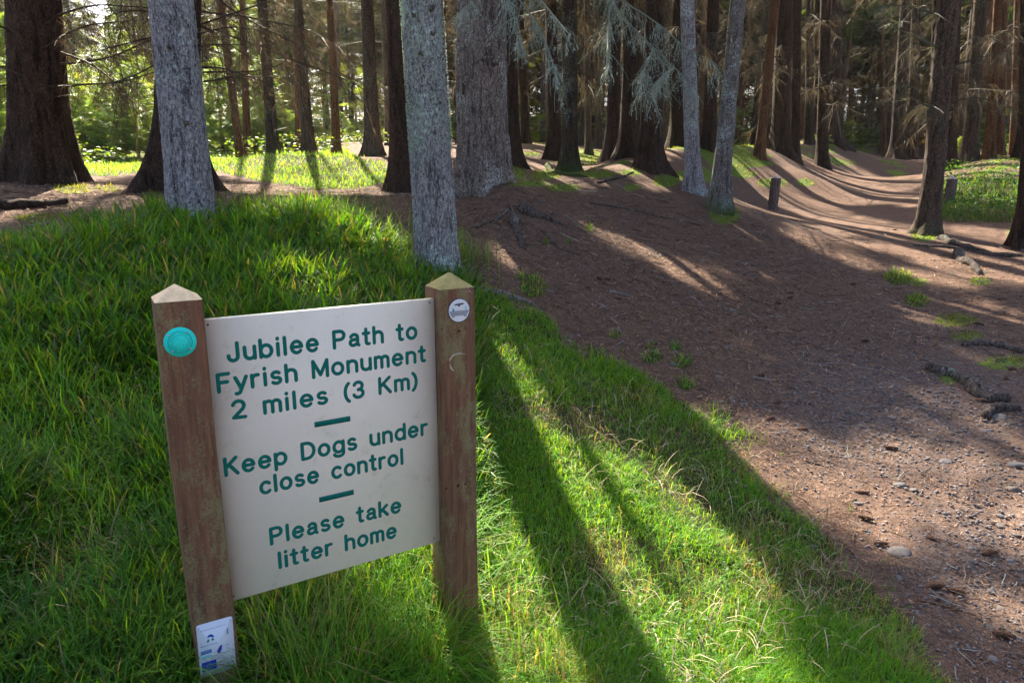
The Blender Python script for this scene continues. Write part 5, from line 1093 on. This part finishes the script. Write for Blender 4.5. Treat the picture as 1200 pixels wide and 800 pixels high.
CN = [(1009, 578, 18, 'dark upright cone beside the small grey stone on the path'), (1014, 608, 30, 'long dark cone lying just above the reddish flat stone'), (1119, 693, 16, 'orange brown cone near the lower right of the path'), (1095, 688, 26, 'dark cone among twigs low on the path'), (940, 504, 12, 'small cone in the sunlit strip at the path edge'), (1150, 470, 14, 'cone lying by the roots on the right'),
      (1175, 745, 34, 'long dark cone at the bottom right corner'), (912, 472, 9, 'small dark cone half way down the path')]
for k in range(34):
    u = rng.uniform(600, 1190); v = rng.uniform(265, 770)
    if u < 600+.9*(v-300)+40: continue
    CN.append((u, v, rng.uniform(6, 11)*(1+max(0, v-400)/300), None))
for (u, v, wpx, lb) in CN:
    x, y, z = hit(u, v); s = min(.032, wpx*math.hypot(y, 1.3)/800/2); o = part('conifer_cone', CM[rng.integers(3)], None); o.location = (x, y, z+s*.25); o.scale = (s,)*3; o.rotation_euler = (rng.uniform(0, 6), rng.normal(0, .1), rng.uniform(-.9, .6))
    tag(o, lb or 'dry brown spruce cone lying on the needle litter', 'cone', None if lb else 'cones on the forest floor')
# larger fallen sticks
ST = [([(0, 246), (30, 244), (78, 240)], 7.2, 6.6, .05, 'dark', 'fallen dark log lying at the left edge of the brown ground'), ([(375, 268), (410, 270), (450, 272), (470, 268)], 0, 0, .010, 'root', 'thin fallen stick left of the mottled trunk'),
 ([(1070, 288), (1110, 290), (1150, 297), (1185, 302)], 0, 0, .018, 'root', 'thin root like stick crossing the ground right of the path'), ([(1075, 703), (1110, 712), (1150, 724)], 0, 0, .004, 'warm', 'straight pale twig low on the path'), ([(985, 634), (1002, 652)], 0, 0, .007, 'warm', 'short pale split of wood at the grass edge'), ([(942, 540), (975, 548)], 0, 0, .005, 'root', 'thin twig in the sunlit strip of the path'),
 ([(690, 238), (740, 246), (780, 256), (820, 264)], 0, 0, .012, 'root', 'lichened stick on the brown slope'), ([(636, 272), (655, 292), (680, 300)], 0, 0, .010, 'root', 'pale lichened twig below the root mound'), ([(715, 342), (730, 345), (742, 349)], 0, 0, .010, 'lichen', 'white lichened twig in the middle of the brown slope'), ([(700, 215), (730, 208), (742, 202)], 0, 0, .02, 'root', 'curved fallen branch in front of the dark pair of trunks'),
 ([(820, 655), (870, 668), (905, 690)], 0, 0, .004, 'root', 'thin dry stalk lying across the short grass'), ([(0, 466), (20, 470), (36, 476)], 0, 0, .009, 'warm', 'broken stick lying in the long grass at the left edge')]
for (pp, Ya, Yb, r, mt, lb) in ST:
    Pp = [hit(u, v) for u, v in pp]; P = np.array(Pp); s = np.r_[0, np.cumsum(np.linalg.norm(np.diff(P, axis=0), axis=1))]; ss = np.linspace(0, s[-1], 14); P = np.c_[[np.interp(ss, s, P[:, i]) for i in range(3)]].T
    P[:, 2] = ground0(P[:, 0], P[:, 1])+r*.6; P += rng.normal(0, r*.25, P.shape); P[1:-1] = (P[:-2]+P[1:-1]*2+P[2:])/4; V, Q = tube(P, r*np.linspace(1, .55, 14)*rng.uniform(.85, 1.15, 14), 8); o = mesh('fallen_stick', V-P[0], [Q, np.array([list(range(8))[::-1], list(range(104, 112))])], M[mt], None, True, loc=P[0]); tag(o, lb, 'stick')
# roots
def root(pts, r0, r1, mt, label, sink=.3):
    P = np.array([hit(u, v) for u, v in pts]); s = np.r_[0, np.cumsum(np.linalg.norm(np.diff(P, axis=0), axis=1))]; n = 26; ss = np.linspace(0, s[-1], n); P = np.c_[[np.interp(ss, s, P[:, i]) for i in range(3)]].T
    P[:, :2] += rng.normal(0, r0*.3, (n, 2)); 
    for _ in range(2): P[1:-1] = (P[:-2]+P[1:-1]*2+P[2:])/4
    R = np.linspace(r0, r1, n)*(1+.18*np.sin(ss*23+r0*99)); R[-1] *= .2; R[0] *= .4
    P[:, 2] = ground0(P[:, 0], P[:, 1])+R*(1-2*sink)*(.4+.6*np.sin(ss*9+1)**2); V, Q = tube(P, R, 12); V = V+rng.normal(0, r0*.04, V.shape); o = mesh('tree_root', V-P[0], Q, M[mt], None, True, loc=P[0]); tag(o, label, 'root')
root([(1085, 432), (1105, 437), (1125, 445), (1138, 455), (1150, 468), (1185, 470)], .042, .03, 'root', 'thick weathered root stepping down towards the stony path', .25)
root([(1155, 490), (1160, 482), (1175, 479), (1195, 480)], .035, .025, 'root', 'curled root end near the sunlit stones', .2); root([(1130, 405), (1155, 403), (1175, 407), (1200, 414)], .03, .02, 'root', 'pale root running to the right edge above the stony path', .25)
root([(1100, 280), (1130, 290), (1165, 300), (1200, 300)], .05, .03, 'root', 'brown root across the ground right of the leaning trunk', .3); root([(1120, 300), (1128, 306), (1140, 312), (1150, 322)], .06, .03, 'root', 'pale knuckled root in front of the edge trunk', .2)
root([(598, 244), (590, 252), (568, 262), (558, 268)], .016, .01, 'root', 'thin pale root at the foot of the broad spruce', .3); root([(600, 252), (603, 262), (607, 274), (612, 290)], .045, .02, 'root', 'scarred root running down the mound under the broad spruce', .44); root([(606, 244), (622, 250), (645, 258), (664, 266)], .06, .02, 'root', 'broad root hump right of the broad spruce', .47)
root([(640, 195), (655, 204), (668, 206), (690, 208)], .05, .03, 'mossy', 'mossy root curving behind the mossy grey brown trunk', .2); root([(560, 340), (590, 346), (612, 352), (630, 362)], .03, .015, 'big', 'root showing at the grass edge right of the sign', .3)

LM = [(-2000, 'left edge'), (50, 'massive dark spruce'), (228, 'pale ridged trunk'), (321, 'mossy footed trunk'), (363, 'straight clearing trunk'), (395, 'orange clearing trunk'), (437, 'flared brown trunk'), (513, 'lichen mottled trunk'), (566, 'broad spruce'), (600, 'its dark neighbour'), (668, 'mossy grey trunk'), (735, 'dark pair'), (760, 'thick dark trunk'), (812, 'grey upright trunk'), (843, 'bent trunk'), (888, 'leaning broken trunk'), (913, 'very dark trunk'), (963, 'bank edge trunk'), (1051, 'path end trunks'), (1087, 'knobbly leaning trunk'), (1134, 'brown undergrowth trunk'), (1167, 'reddish pair'), (1196, 'edge trunk'), (9999, 'right edge')]
ORD = 'first second third fourth fifth sixth seventh eighth ninth tenth eleventh twelfth thirteenth fourteenth fifteenth sixteenth seventeenth eighteenth nineteenth twentieth'.split()
def name_by_gap(obs, what):
    gaps = {}
    for o in obs:
        u = project([[o.location.x, o.location.y, o.location.z+2]])[0][0]; k = max(i for i, l in enumerate(LM) if l[0] <= u); gaps.setdefault(k, []).append((u, o))
    for k, l in gaps.items():
        l.sort(key=lambda q: q[0])
        for i, (u, o) in enumerate(l):
            a_, b_ = LM[k][1], LM[k+1][1]
            o['label'] = (f'{ORD[min(i, 19)]} from left of {what} between {a_} and {b_}' if len(l) > 1 else f'lone {what[:-1]} between {a_} and {b_}')
name_by_gap([o for o in COL.objects if o.get('group', '').startswith('conifers ') and o.location.y < 46], 'slim conifers')
for lo_, hi_, w_ in ((0, 19.5, 'front'), (19.5, 23.5, 'second row'), (23.5, 27.5, 'third row'), (27.5, 99, 'rearmost')): name_by_gap([o for o in COL.objects if o.get('group', '') == 'young conifers in the sunny clearing' and lo_ <= o.location.y < hi_], w_+' young conifers')
#HAZE
V, Q = box(-125, 125, -30, 125, -3, 32)
hm = bpy.data.materials.new('haze'); hm.use_nodes = True; nt = hm.node_tree; nt.nodes.remove(nt.nodes['Principled BSDF'])
pv = nt.nodes.new('ShaderNodeVolumePrincipled'); pv.inputs['Color'].default_value = (.95, .97, .9, 1); pv.inputs['Density'].default_value = .0003; pv.inputs['Anisotropy'].default_value = .5
nt.links.new(pv.outputs[0], nt.nodes['Material Output'].inputs['Volume'])
hz_ = mesh('haze', V, Q, hm); hz_['kind'] = 'stuff'; hz_['label'] = 'thin pale air between the trees'
